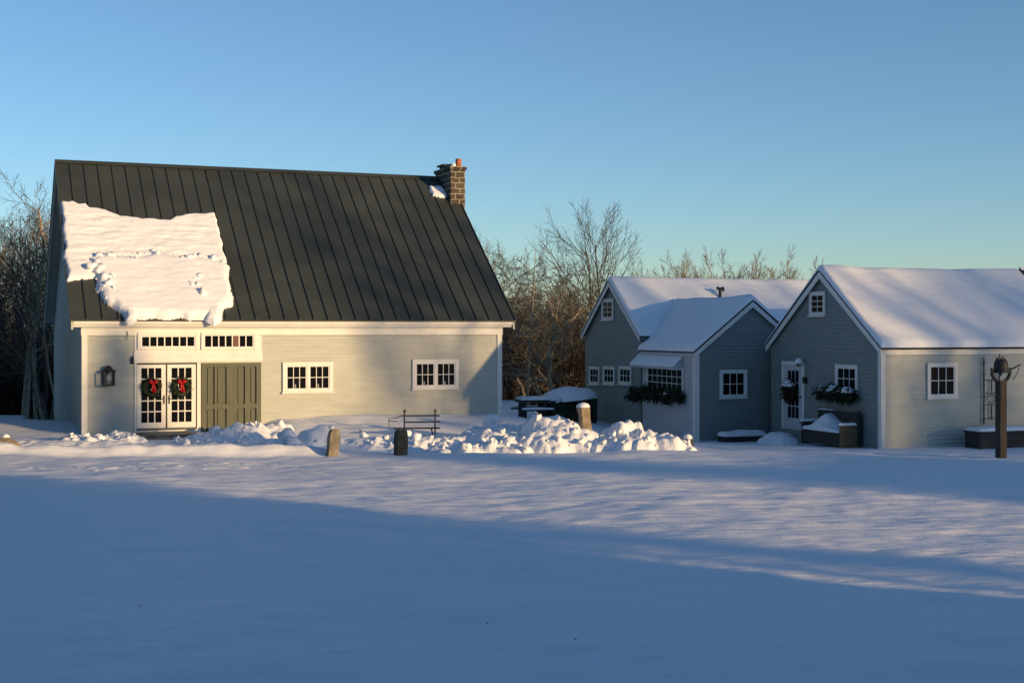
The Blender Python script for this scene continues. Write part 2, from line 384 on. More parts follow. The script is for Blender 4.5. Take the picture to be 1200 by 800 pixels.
# entry: panel, transoms, doors
def bx(px, yl=WF): return BARN.X(px, 450, yl)
def bz(px, py, yl=WF): return BARN.Z(px, py, yl)
e = MB(); X0, X1 = bx(157.5), bx(306.5)
zh0, zh1 = bz(200, 425), 2.965
e.box(X0, X1, WF-.02, WF+.03, zh0, zh1)
e.box(X0-.02, X1+.02, WF-.06, WF-.02, bz(200, 424), bz(200, 416.5)); e.box(X0-.02, X1+.02, WF-.035, WF-.02, bz(200, 416.4), bz(200, 411))
xp0, xp1 = bx(230.5), bx(235)
e.box(X0, bx(160), WF-.03, WF+.03, 0, zh0-.003); e.box(xp0, xp1, WF-.05, WF+.03, 0, zh0-.003)
e.box(bx(160)+.003, xp0-.003, WF-.04, WF+.03, .02, bz(195, 503.5))
e.build('door_surround', 'trim', barn, bevel=.006)
q = MB(); q.box(bx(160.5), bx(230), WF-.075, WF-.041, bz(195, 503.2), bz(195, 501.2)); q.build('threshold', 'dark_paint', barn)
TB = T_front(WF-.02)
window(barn, TB, bx(161), bx(232.5), bz(196, 409.5), bz(196, 389.5), 7, 1, trim=.10, sill=False, name='transom_window', mt=.035)
window(barn, TB, bx(235.5), bx(300), bz(268, 409.5), bz(268, 389), 7, 1, trim=.08, sill=False, name='transom_window', blind=4, label='transom window with one pane showing a reddish blind', mt=.035)
def french_door(x0, x1, hx):
    z0, z1 = bz(195, 501), bz(195, 427); d0, d1 = WF-.02, WF+.03; st = .125
    g0, g1 = bz(195, 494.5), bz(195, 431)
    f = MB(); f.box(x0, x0+st, d0, d1, z0, z1); f.box(x1-st, x1, d0, d1, z0, z1); f.box(x0+st, x1-st, d0, d1, z0, g0); f.box(x0+st, x1-st, d0, d1, g1, z1)
    for i in (1, 2):
        x = x0+st+(x1-x0-2*st)*i/3; f.box(x-.016, x+.016, d0+.006, d0+.02, g0, g1)
    for j in range(1, 5):
        z = g0+(g1-g0)*j/5
        for i in range(3):
            a = x0+st+(x1-x0-2*st)*i/3+(.016 if i else 0); b = x0+st+(x1-x0-2*st)*(i+1)/3-(.016 if i < 2 else 0)
            f.box(a, b, d0+.0065, d0+.02, z-.016, z+.016)
    o = f.build('french_door', 'trim', barn)
    p = MB(); p.add([(x0+st, d0+.011, g0), (x1-st, d0+.011, g0), (x1-st, d0+.011, g1), (x0+st, d0+.011, g1)], [(0, 1, 2, 3)]); p.build('pane', 'glass', o)
    h = MB(); zc = bz(195, 468); h.box(hx-.022, hx+.022, d0-.012, d0-.001, zc-.13, zc+.13); h.tube([(hx, d0-.012, zc+.03), (hx, d0-.06, zc+.03), (hx+(.1 if hx < (x0+x1)/2 else -.1), d0-.06, zc+.03)], .012); h.build('handle', 'iron', o)
d1x0, d1x1, d2x0, d2x1 = bx(160.5), bx(194), bx(196), bx(229.3)
q = MB(); q.add([(bx(160), WF-.007, 0.05), (xp0, WF-.007, 0.05), (xp0, WF-.007, zh0), (bx(160), WF-.007, zh0)], [(0, 1, 2, 3)]); q.build('door_gap_shade', 'iron', barn)  # black sheet painted in for the shade in the gaps between the doors
french_door(d1x0, d1x1, d1x1-.05); french_door(d2x0, d2x1, d2x0+.055)
od = MB(); ox0, ox1 = bx(235.6), bx(305.5); oz1 = zh0-.02; yo = WF-.03
od.box(ox0, ox1, yo+.02, WF+.03, -.1, oz1)
cols = [(241.8, 251), (253.8, 265), (277.5, 286.5), (292.7, 300)]
zr = [(-.06, bz(270, 478.5)), (bz(270, 473), bz(270, 429.5))]
xs = [ox0]+[bx(v) for cpair in cols for v in cpair]+[ox1]
for i in range(0, 10, 2): od.box(xs[i], xs[i+1], yo-.04, yo+.02, -.1, oz1)
for i in range(1, 9, 2):
    for za, zb in ((-.1, zr[0][0]), (zr[0][1], zr[1][0]), (zr[1][1], oz1)): od.box(xs[i], xs[i+1], yo-.0395, yo+.02, za, zb)
    for za, zb in zr: od.prism([(xs[i]+.035, za+.035), (xs[i+1]-.035, za+.035), (xs[i+1]-.035, zb-.035), (xs[i]+.035, zb-.035)], yo-.004, yo+.02)
od.build('barn_door', 'olive', barn)
TW = T_front(WF-.001)
window(barn, TW, bx(331), bx(390), bz(360, 459), bz(360, 424), 3, 2, 2, trim=.115, name='window', candle=True)
window(barn, TW, bx(483), bx(537), bz(510, 455), bz(510, 421), 3, 2, 2, trim=.115, name='window', candle=True)
# wall lantern and bracket
lx, lz = bx(126.5), bz(126, 441)
l = MB(); 
l.box(lx-.03, lx+.03, WF-.03, WF-.0, lz-.1, lz+.28)
l.tube([(lx, WF-.02, lz+.24), (lx, WF-.13, lz+.34), (lx, WF-.17, lz+.27)], .014)
yc = WF-.17
l.lathe([(.03, lz+.33), (.09, lz+.30), (.10, lz+.24), (.23, lz+.17), (.23, lz+.14)], 4, (lx, yc)); l.box(lx-.17, lx+.17, yc-.15, yc+.15, lz-.27, lz-.23)
for sx in (-1, 1):
    for sy in (-1, 1): l.tube([(lx+sx*.15, yc+sy*.13, lz-.24), (lx+sx*.155, yc+sy*.135, lz+.15)], .02, 5)
lo_ = l.build('wall_lantern', 'iron', barn)
q = MB(); q.lathe([(.07, lz-.2), (.09, lz-.05), (.06, lz+.1)], 10, (lx, yc)); q.build('lantern_glass', 'lamp_glass', lo_, True)
q = MB(); q.tube([(bx(155), WF-.02, bz(155, 426)), (bx(155), WF-.05, bz(155, 421)), (bx(155), WF-.06, bz(155, 417))], [.04, .045, .012], 6); q.tube([(bx(155), WF-.0, bz(155, 423)), (bx(153.4), WF-.08, bz(155, 421))], .012, 5); q.build('iron_hook', 'iron', barn)
q = MB(); q.tube([(bx(149), WF-.06, bz(149, 388)), (bx(149), WF-.06, bz(149, 398))], .011, 5); q.build('drip_pipe', 'dark_paint', barn)

# wreaths hung on the doors
def sprays(mb, pts, n, length, rad, seed, droop=0.0):
    """needle sprays: many thin bent blades round the given points"""
    rg = random.Random(seed)
    for _ in range(n):
        p = Vector(rg.choice(pts)); p += Vector((rg.gauss(0, 1), rg.gauss(0, 1), rg.gauss(0, 1)))*rad
        d = Vector((rg.gauss(0, 1), rg.gauss(0, 1)-.5, rg.gauss(0, 1)-droop)).normalized()*length*rg.uniform(.6, 1.2)
        s = d.cross(Vector((rg.random(), rg.random(), rg.random()))).normalized()*length*.13
        mb.add([p-s, p+s, p+d*.6+s*.9, p+d], [(0, 1, 2, 3)])
def wreath(px, py, yl, label, bowdx):
    x, z = bx(px, yl), bz(px, py, yl)
    t = thing('wreath', label, 'wreath', BARN.w(x, yl, z), BARN.th, 'evergreen wreaths on the french doors')
    g = MB(); R = .215; pts = [(R*math.cos(a*.2), -.06, R*math.sin(a*.2)) for a in range(32)]
    g.tube([Vector(p) for p in pts]+[Vector(pts[0])], .07, 6, False); sprays(g, pts, 1000, .10, .045, int(px))
    g.build('greens', 'green', t)
    b = MB(); zt = .16
    for s in (-1, 1): b.tube([(bowdx, -.17, zt), (bowdx+s*.07, -.2, zt+.07), (bowdx+s*.12, -.18, zt+.03), (bowdx+s*.06, -.17, zt-.02), (bowdx, -.17, zt)], [.016, .036, .04, .028, .016], 6)
    b.tube([(bowdx, -.18, zt), (bowdx-.03, -.19, zt-.15), (bowdx-.01, -.18, zt-.29)], [.02, .034, .036], 5); b.tube([(bowdx, -.18, zt), (bowdx+.05, -.19, zt-.18), (bowdx+.06, -.18, zt-.31)], [.02, .03, .034], 5)
    b.build('bow', 'ribbon', t, True)
wreath(177.5, 454, WF-.02, 'evergreen wreath with red bow on the french door nearer the wall lantern', .03)
wreath(212, 453.5, WF-.02, 'evergreen wreath with red bow on the french door nearer the green barn door', .0)

# snow left on the barn roof
def add_lumps(o, pts, sizes, seed):
    """broken lumps joined into a snow mesh"""
    rg = random.Random(seed); bm = bmesh.new(); bm.from_mesh(o.data)
    for p in pts:
        r = rg.choice(sizes); res = bmesh.ops.create_icosphere(bm, subdivisions=2, radius=1); sd = rg.uniform(0, 99)
        for v in res['verts']:
            q = v.co*(1+.9*mnoise.noise(v.co*1.1+Vector((sd, 0, 0)))+.35*mnoise.noise(v.co*3.5+Vector((0, sd, 0)))); v.co = Vector(p)+q*r
        for v in res['verts']:
            for f in v.link_faces: f.smooth = True
    bm.to_mesh(o.data); bm.free()
def in_poly_dist(poly, X, Y):
    P = np.array(poly); n = len(P); ins = np.zeros(X.shape, bool); D = np.full(X.shape, 1e9)
    for i in range(n):
        a, b = P[i], P[(i+1) % n]; e = b-a
        t = np.clip(((X-a[0])*e[0]+(Y-a[1])*e[1])/(e@e+1e-12), 0, 1)
        D = np.minimum(D, np.hypot(X-a[0]-t*e[0], Y-a[1]-t*e[1]))
        c_ = ((a[1] > Y) != (b[1] > Y)); ins ^= c_ & (X < (b[0]-a[0])*(Y-a[1])/(b[1]-a[1]+1e-12)+a[0])
    return np.where(ins, D, -D)
def roof_snow(name, label, polys, crumbs=(), step=.028):
    """polys: (outline in barn x / slope y, thickness, edge width, roughness, seed)"""
    allp = np.array([p for po in polys for p in po[0]]); x0, y0 = allp.min(0)-.1; x1, y1 = allp.max(0)+.1
    X, Y = np.meshgrid(np.arange(x0, x1, step), np.arange(y0, y1, step)); H = np.full(X.shape, -1.)
    for out, th, ew, ro, sd in polys:
        wx = .10*fbm(X/.35, Y/.35, sd, 2); wy = .08*fbm(X/.35, Y/.35, sd+9, 2)
        d = in_poly_dist(out, X+wx, Y+wy)
        pr = np.sqrt(np.clip(1-(1-np.clip(d/ew, 0, 1))**2, 0, 1))
        h = th*pr*(1+.25*fbm(X/1.3, Y/1.3, sd+4, 2))+ro*fbm(X/.5, Y/.13, sd+2, 4)*np.clip(d/.3, 0, 1)
        H = np.maximum(H, np.where(d > -.03, h, -1))
    keep = H > -.5; H = np.where(keep, H, 0)
    nrm = np.array([0, -BS, 1])/math.hypot(1, BS)
    base_z = BE+BS*Y; P = np.stack([X, Y+nrm[1]*(H+.004), base_z+nrm[2]*(H+.004)], -1)
    o = grid_mesh(name, P, 'snow_soft', keep=keep)
    if crumbs: add_lumps(o, [tuple(broof(p0[0]+(p1[0]-p0[0])*f, p0[1]+(p1[1]-p0[1])*f)+Vector((rnd.gauss(0, .12), rnd.gauss(0, .09), .13))) for ln_ in crumbs for p0, p1 in zip(ln_, ln_[1:]) for f in np.arange(0, 1, .09)], [.025, .03, .04, .04, .06, .09, .13], 4)
    o.location = BARN.o; o.rotation_euler = (0, 0, BARN.th)
    return tag(o, label, 'snow')
def rp(pts): return [tuple(broof(*p))[:2] for p in pts]
thin = rp([(71, 238), (84, 236), (90, 240), (99, 239), (103, 245), (124, 247), (140, 254), (165, 257), (198, 259), (204, 255), (222, 252), (251, 251), (253, 262), (258, 280), (263, 300), (269, 316), (266, 330), (200, 335), (125, 330), (110, 327), (79, 329), (76, 300)])
slump = rp([(108, 306), (125, 303), (160, 304), (190, 299), (210, 304), (238, 304), (262, 310), (269, 316), (266, 323), (268, 335), (272, 345), (271, 358), (259, 366), (258, 374), (241, 374), (239, 374), (158, 374), (155, 375), (146, 374), (139, 366), (124, 354), (115, 342), (112, 322)])
roof_snow('snow_patch', 'sunlit patch of slumped snow on the barn roof above the french doors', [(thin, .10, .10, .035, 3), (slump, .22, .22, .018, 5), (rp([(143, 362), (160, 362), (162, 376), (157, 380), (147, 379)]), .26, .16, .02, 21), (rp([(240, 362), (259, 362), (258, 378), (250, 381), (241, 377)]), .26, .16, .02, 22)], crumbs=[[(110, 309), (116, 320), (122, 332), (128, 345), (136, 356)], [(112, 307), (125, 305), (150, 305), (190, 300)], [(205, 306), (225, 307), (240, 306), (264, 312)], [(228, 310), (232, 325), (234, 340), (233, 358)], [(120, 320), (132, 330), (136, 340)]])
roof_snow('snow_patch', 'small bright snow patch on the barn roof beside the chimney', [(rp([(503, 218), (516, 219), (520, 223), (523.5, 230), (521, 232.5), (508, 230), (504, 224)]), .09, .08, .02, 9)])
# ------------------------------------------------------------------ cottages
def snow_cover(name, label, Tm, x0, x1, yr, hw, zr, slope, th, obj_loc, rz, seed, back=True, xend=None):
    """rounded snow blanket over a gable roof; x along the ridge, y across"""
    def ax(a, b, s):
        e = [0, .012, .035, .07, .11, .16]; m = list(np.arange(a+.16+s, b-.16-s*.5, s))
        return np.array([a+v for v in e]+m+[b-v for v in e[::-1]])
    xs = ax(x0, x1, .16); ya = -hw; yb = hw if back else .4
    ys = ax(ya, yb, .13)
    X, Y = np.meshgrid(xs, ys)
    d = np.minimum(np.minimum(X-x0, x1-X), np.minimum(Y-ya, yb-Y))
    T_ = th*np.sqrt(np.clip(1-(1-np.clip(d/.15, 0, 1))**2, 0, 1))*(1+.35*fbm(X/2.1, Y/1.6, seed, 3))
    base = zr-slope*np.abs(Y)
    rounded = zr+.06-slope*np.sqrt(Y**2+.10**2)
    Z = np.where(T_ > .02, np.minimum(base, rounded+.02), base)+T_+.004
    sag = -.05*np.sin(np.clip((X-x0)/(x1-x0), 0, 1)*math.pi)*smooth(.0, .2, d)
    Z = Z+sag*.6
    if xend is not None: X = x0+(X-x0)*(xend(Z)-x0)/(x1-x0)
    if Tm == 'x': P = np.stack([X, yr+Y, Z], -1)
    else: P = np.stack([yr+Y, X, Z], -1)[::-1]
    o = grid_mesh(name, P, 'snow_soft'); o.location = obj_loc; o.rotation_euler = (0, 0, rz)
    return tag(o, label, 'snow', 'snow blankets on the cottage roofs')

cot1 = thing('cottage', 'small grey gabled cottage with a white walled front ell, middle building of the row', 'cottage', tuple(COT1.o), COT1.th)
E1, R1, H1, L1 = 2.95, 4.915, 2.52, 8.6; S1 = (R1-E1)/H1; GX1 = .10
EE, ER, EHW, EY = 2.48, 4.10, 2.09, -3.90; ES = (ER-EE)/EHW; EX = 2.09      # the ell: eave, ridge, half width, front edge
w = MB(); w.box(GX1+.02, L1-.1, .17, 2*H1-.17, -.8, E1+.05)
w.prism([(.17, E1+.05), (2*H1-.17, E1+.05), (H1, R1-.10)], GX1+.02, L1-.1, 'x')
w.T = T_left(GX1+.02); clapboards(w, -(2*H1-.12), -.02, -.7, R1-.15, clip=gable_clip(-H1, H1-.12, E1+.02, S1)); w.T = None
w.box(GX1+.03, 2*EX-.12, EY+.12, .4, -.8, EE+.02); w.prism([(GX1+.03, EE+.02), (2*EX-.12, EE+.02), (EX, ER-.12)], EY+.12, 2.0)
w.T = T_front(EY+.12); clapboards(w, GX1+.14, 2*EX-.10, -.7, ER-.15, clip=lambda z: (max(GX1+.14, EX-EHW+.1+(z-EE)/ES) if z > EE else GX1+.14, min(2*EX-.1, EX+EHW-.1-(z-EE)/ES) if z > EE else 2*EX-.1)); w.T = None
w.build('wall', 'shaded_siding', cot1)
w = MB(T_left(GX1+.02)); clapboards(w, .02, -EY-.25, -.7, EE-.02, exp=.11); w.build('ell_side_wall', 'white_siding', cot1)['label'] = 'white clapboard side wall of the front ell'
b = MB(); b.box(GX1-.02, GX1+.14, EY+.085, EY+.12, -.6, EE-.05); b.box(GX1-.02, GX1+.02, EY+.12, EY+.25, -.6, EE-.03); b.build('corner_board', 'trim', cot1)
def roof_prism(mb, hw, yr, ze, zr, x0, x1, t, axis):
    mb.prism([(yr-hw, ze), (yr, zr), (yr+hw, ze), (yr+hw, ze-t), (yr, zr-t*1.1), (yr-hw, ze-t)], x0, x1, axis)
r = MB(); roof_prism(r, H1, H1, E1, R1, 0, L1, .07, 'x'); r.build('roof', 'shingle', cot1)
VY = (ER-E1)/S1; VX = (E1-EE)/ES
r = MB()
for sg in (1, -1):
    X_ = lambda x: EX+sg*(x-EX)
    top = [(X_(EX-EHW), EY, EE), (EX, EY, ER), (EX, VY, ER), (X_(EX-EHW+VX), .02, E1), (X_(EX-EHW), .02, EE)]
    vs = top+[(x, y, z-.07) for x, y, z in top]; r.add(vs, [(0, 1, 2, 3, 4), (9, 8, 7, 6, 5), (0, 5, 6, 1), (2, 7, 8, 3), (3, 8, 9, 4), (4, 9, 5, 0)])
r.build('ell_roof', 'shingle', cot1)
def rake(mb, hw, yr, ze, zr, x0, x1, axis, dep=.15, off=.072):
    mb.prism([(yr-hw+.01, ze-off), (yr, zr-off*1.1), (yr+hw-.01, ze-off), (yr+hw-.01, ze-off-dep), (yr, zr-off-dep*1.2), (yr-hw+.01, ze-off-dep)], x0, x1, axis)
b = MB(); rake(b, H1, H1, E1, R1, -.024, -.002, 'x', .15, .06); b.build('rake_board', 'trim', cot1)
b = MB(); rake(b, EHW, EX, EE, ER, EY-.024, EY-.002, 'y', .15, .065); b.build('rake_board', 'trim', cot1)
b = MB(); b.box(.03, GX1-.01, EY+.06, -.0, EE-.20, EE-.075); b.build('frieze_board', 'white_siding', cot1)
b = MB(); b.box(.0, .30, -.10, .16, E1-.16, E1-.075); b.build('eave_return', 'dark_paint', cot1)
def gy_(fr, px, xl): return -fr.Y(px, 450, xl)
T1 = T_left(GX1+.001)
def gwin(fr, parent, T, xl, p0, p1, q0, q1, cols, rows, trim=.09, **k):
    pm = (p0+p1)/2
    return window(parent, T, gy_(fr, p0, xl), gy_(fr, p1, xl), fr.ZG(pm, q1, xl), fr.ZG(pm, q0, xl), cols, rows, trim=trim, **k)
gwin(COT1, cot1, T1, GX1, 706, 719.5, 350, 374.5, 2, 3, name='attic_window')
for p0, p1 in ((691, 703), (707.5, 721), (725.8, 740.6)): gwin(COT1, cot1, T1, GX1, p0, p1, 429, 450, 3, 2, .085)
gwin(COT1, cot1, T1, GX1, 758.5, 801.5, 429, 467, 7, 4, .07, label='wide many paned window under the snowy awning')
TE = T_front(EY+.101)
window(cot1, TE, COT1.X(843, 450, EY+.1), COT1.X(875, 450, EY+.1), COT1.Z(859, 465.5, EY+.1), COT1.Z(859, 433, EY+.1), 3, 2, trim=.085)
# awning over the wide window
aw = MB(T_left(GX1)); a0, a1 = gy_(COT1, 747, GX1), gy_(COT1, 801, GX1); az0, az1 = COT1.ZG(775, 431, GX1), COT1.ZG(775, 417, GX1)
aw.prism([(0, az1), (-.34, az0+.05), (-.34, az0+.0), (0, az0-.02)], a0+.12, a1-.03, 'x') if False else None
aw.add([(a0+.1, 0, az1-.05), (a1-.02, 0, az1-.05), (a1-.02, -.36, az0+.06), (a0+.1, -.36, az0+.06), (a0+.1, 0, az0), (a1-.02, 0, az0), (a1-.02, -.36, az0), (a0+.1, -.36, az0)],
       [(0, 1, 2, 3), (3, 2, 6, 7), (0, 3, 7, 4), (1, 5, 6, 2), (4, 7, 6, 5)])
awo = aw.build('awning', 'white_siding', cot1, bevel=.01)
aw = MB(T_left(GX1)); aw.add([(a0+.1, -.01, az1-.04), (a1-.02, -.01, az1-.04), (a1-.02, -.37, az0+.066), (a0+.1, -.37, az0+.066), (a0+.12, -.01, az1+.06), (a1-.04, -.01, az1+.06), (a1-.05, -.33, az0+.15), (a0+.13, -.33, az0+.15)],
       [(0, 1, 2, 3), (4, 7, 6, 5), (0, 4, 5, 1), (1, 5, 6, 2), (2, 6, 7, 3), (3, 7, 4, 0)]); aw.build('awning_snow', 'snow_soft', awo, bevel=.04)
# stove pipe through the main roof
vy = 1.55; vx = COT1.X(844, 345, vy); vz = COT1.Z(844, 338.5, vy)
v = MB(); v.tube([(vx, vy, E1+S1*vy-.2), (vx, vy, vz)], .055, 10); v.tube([(vx-.13, vy, vz+.05), (vx-.05, vy, vz), (vx+.06, vy, vz-.005), (vx+.13, vy, vz+.03)], [.05, .06, .06, .07], 8); v.tube([(vx+.12, vy, vz+.06), (vx+.14, vy, vz-.09)], .03, 6)
v.build('vent_pipe', 'iron', cot1)
snow_cover('roof_snow', 'long snow blanket on the main roof of the middle cottage, upper half sunlit, pierced by a pipe', 'x', -.038, L1, H1, H1+.04, R1, S1, .16, tuple(COT1.o), COT1.th, 3)
snow_cover('roof_snow', 'smooth shaded snow blanket on the roof of the white walled ell', 'y', EY-.038, 1.55, EX, EHW+.04, ER, ES, .16, tuple(COT1.o), COT1.th, 8, xend=lambda Z: np.clip((Z-.2-E1)/S1, 0.02, 9)+.06)

cot2 = thing('cottage', 'grey clapboard cottage nearest the camera with snow striped by tree shadows, at the right edge', 'cottage', tuple(COT2.o), COT2.th)
E2, R2, H2, L2 = 2.68, 4.93, 3.056, 7.25; S2 = (R2-E2)/H2; GX2, FY2 = .10, .17
w = MB(); w.box(GX2+.02, L2-.1, FY2+.02, 2*H2-.17, -.6, E2+.05); w.prism([(FY2+.02, E2+.05), (2*H2-.17, E2+.05), (H2, R2-.10)], GX2+.02, L2-.1, 'x')
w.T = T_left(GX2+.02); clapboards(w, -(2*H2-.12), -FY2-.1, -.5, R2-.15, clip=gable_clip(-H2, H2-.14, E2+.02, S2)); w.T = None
w.build('wall', 'shaded_siding', cot2)
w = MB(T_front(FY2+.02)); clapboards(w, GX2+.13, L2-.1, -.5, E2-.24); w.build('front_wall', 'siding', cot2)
b = MB(); b.box(GX2-.02, GX2+.12, FY2-.03, FY2+.018, -.5, E2-.22); b.box(GX2-.02, GX2+.018, FY2+.02, FY2+.12, -.5, E2-.05); b.build('corner_board', 'trim', cot2)
b = MB(); b.box(GX2-.02, L2-.1, FY2-.035, FY2+.02, E2-.23, E2-.08); b.build('frieze_board', 'trim', cot2)
r = MB(); roof_prism(r, H2, H2, E2, R2, 0, L2, .07, 'x'); r.build('roof', 'shingle', cot2)
b = MB(); rake(b, H2, H2, E2, R2, -.024, -.002, 'x', .17, .065); b.build('rake_board', 'trim', cot2)
T2 = T_left(GX2+.001)
gwin(COT2, cot2, T2, GX2, 949.5, 968, 341.5, 369.5, 2, 3, name='attic_window')
gwin(COT2, cot2, T2, GX2, 980, 1006, 427, 459, 3, 2, .09)
TF2 = T_front(FY2+.001)
window(cot2, TF2, COT2.X(1086, 450, FY2), COT2.X(1121, 450, FY2), COT2.Z(1103, 465.5, FY2), COT2.Z(1103, 425, FY2), 3, 2, trim=.085)
# door in the gable wall
ga = lambda px: gy_(COT2, px, GX2); gz = lambda px, py: COT2.ZG(px, py, GX2)
dz0, dz1 = gz(930, 503), gz(930, 427.5)
d = MB(T2); da, db = ga(919.5), ga(941)
d.box(da-.11, da, -.04, 0, dz0, dz1+.11); d.box(db, db+.11, -.04, 0, dz0, dz1+.11); d.box(da, db, -.04, 0, dz1, dz1+.11)
d.build('door_casing', 'trim', cot2)
d = MB(T2); st = (db-da)*.20; g0, g1, g2, g3 = gz(930, 489.5), gz(930, 475), gz(930, 471), gz(930, 433)
gl = (gz(930, 489.5), gz(930, 434))
d.box(da, da+st, -.02, 0, dz0, dz1); d.box(db-st, db, -.02, 0, dz0, dz1); d.box(da+st, db-st, -.02, 0, dz0, gl[0]); d.box(da+st, db-st, -.02, 0, gl[1], dz1)
for i in (1, 2):
    x = da+st+(db-da-2*st)*i/3; d.box(x-.014, x+.014, -.016, -.008, *gl)
for j in range(1, 4):
    z = gl[0]+(gl[1]-gl[0])*j/4
    for i in range(3):
        p_ = da+st+(db-da-2*st)*i/3+(.014 if i else 0); q_ = da+st+(db-da-2*st)*(i+1)/3-(.014 if i < 2 else 0); d.box(p_, q_, -.0155, -.008, z-.014, z+.014)
do = d.build('door', 'white_siding', cot2)
p = MB(T2); p.add([(da+st, -.010, gl[0]), (db-st, -.010, gl[0]), (db-st, -.010, gl[1]), (da+st, -.010, gl[1])], [(0, 1, 2, 3)]); p.build('pane', 'glass', do)
h = MB(T2); h.tube([(db-.06, -.02, gz(930, 464)), (db-.06, -.08, gz(930, 464))], [.015, .03], 8); h.build('handle', 'iron', do)
q = MB(T2); xa = ga(943); q.tube([(xa-.04, 0, gz(943, 427)), (xa-.04, -.16, gz(943, 424)), (xa-.04, -.2, gz(943, 427))], .02, 6); q.lathe([(.02, gz(943, 427)), (.10, gz(943, 429))], 10, (xa-.04, -.2)) ; q.tube([(xa-.45, -.04, gz(930, 426.5)), (xa-.04, -.10, gz(943, 426.0))], .012, 5)
po = q.build('porch_light', 'iron', cot2)
q = MB(T2); zc = gz(943, 426); q.lathe([(.11, zc), (.13, zc+.05), (.10, zc+.13), (.03, zc+.17)], 10, (xa-.04, -.17)); q.build('snow_cap', 'snow_soft', po, True)
q = MB(T2); q.box(ga(943), ga(946), -.09, -.001, gz(944, 449), gz(944, 441.5)); q.build('mail_box', 'iron', cot2, bevel=.01)
# dark roofed wing joined to the far end
q = MB(); q.box(L2-.09, L2+6, .6, 2*H2-.6, -.5, E2+.3); q.build('wing_wall', 'shaded_siding', cot2)
q = MB(); roof_prism(q, H2-.3, H2, E2+.12, R2+.14, L2+.06, L2+6.3, .12, 'x'); wro = q.build('wing_roof', 'roof_metal', cot2)
q = MB(); q.prism([(H2-.10, R2+.08), (H2, R2+.19), (H2+.10, R2+.08), (H2, R2+.145)], L2+.05, L2+6.3, 'x'); q.build('ridge_snow', 'snow_soft', wro)
snow_cover('roof_snow', 'wide snow blanket with slanting light stripes on the roof of the nearest cottage', 'x', -.038, L2, H2, H2+.04, R2, S2, .15, tuple(COT2.o), COT2.th, 15)

# ------------------------------------------------------------------ garlands and window boxes
def W1(fr, T, a, d, z): x, y, zz = T(a, d, z); return fr.w(x, y, zz)
def window_greens(name, label, fr, xl, p0, p1, pc, qtop, qbot, snow, seed, n):
    a0, a1 = gy_(fr, p0, xl), gy_(fr, p1, xl); zt, zb = fr.ZG(pc, qtop, xl), fr.ZG(pc, qbot, xl); zm = (zt+zb)/2
    am = (a0+a1)/2; hl = (a1-a0)/2; hz = (zt-zb)/2
    t = thing(name, label, 'window box', W1(fr, T_left(xl), am, 0, zm), fr.th)
    Tl = T_left(0)
    b = MB(Tl); b.box(-hl*.85, hl*.85, -.24, -.055, -hz*.5, hz*.25); b.build('box', 'dark_wood', t)
    rg = random.Random(seed); g = MB(Tl); pts = []
    for k in range(60):
        u = rg.uniform(-1, 1); pts.append((u*hl*.95, -.17+rg.uniform(-.08, .08), (rg.uniform(-.55, .55)-.25*abs(u)**3+.1*math.sin(u*9))*hz))
    sprays(g, pts, n, .20, .05, seed, .35); g.build('greens', 'green', t)
    for (u0, u1, zo, hh) in snow:
        nx_, nn = 16, 9; X, A = np.meshgrid(np.linspace(u0*hl, u1*hl, nx_), np.linspace(0, math.pi, nn))
        rr = hh*np.sin(np.linspace(0, math.pi, nx_))[None, :]**.45*(1+.5*fbm(X/.2, A, seed, 2))
        P = np.stack([-.17+(-.15*np.cos(A))*rr/hh-.0, -X, zo*hz+rr*np.sin(A)], -1)
        o = grid_mesh('snow_cap', P, 'snow_soft', t)
    return t
window_greens('window_box', 'long dark evergreen garland in the box under the awning window of the white walled ell', COT1, GX1, 744, 805, 775, 451, 471, [(.35, .62, .05, .09), (-.3, -.18, -.1, .05), (.1, .2, 0, .05)], 5, 2600)
window_greens('window_box', 'window box of evergreen sprays heaped with snow beside the cottage door wreath', COT2, GX2, 963, 1008, 986, 452, 470, [(-.8, -.5, .25, .14), (-.55, .25, .15, .2), (.1, .9, .25, .15)], 6, 1500)
# wreath on the cottage door
wz = gz(927, 457); t = thing('wreath', 'brownish wreath capped with snow on the white cottage door', 'wreath', W1(COT2, T_left(GX2), (da+db)/2-.05, -.02, wz), COT2.th)
g = MB(T_left(0)); R = .24; pts = [(R*math.cos(a*.2), -.10, R*math.sin(a*.2)-.02) for a in range(32)]
g.tube(pts+[pts[0]], .07, 6, False); sprays(g, pts, 900, .15, .06, 77, .3); sprays(g, [(0, -.12, -.1), (.05, -.1, 0), (-.06, -.12, .05)], 300, .14, .07, 78, .4); g.build('greens', 'brown_green', t)
X, A = np.meshgrid(np.linspace(-.30, .26, 18), np.linspace(0, math.pi, 9)); rr = .2*np.sin(np.linspace(0, math.pi, 18))[None, :]**.5*(1+.3*fbm(X/.1, A, 3, 2))
grid_mesh('snow_cap', np.stack([-.12-.13*np.cos(A), -X, .12+rr*np.sin(A)], -1), 'snow_soft', t)

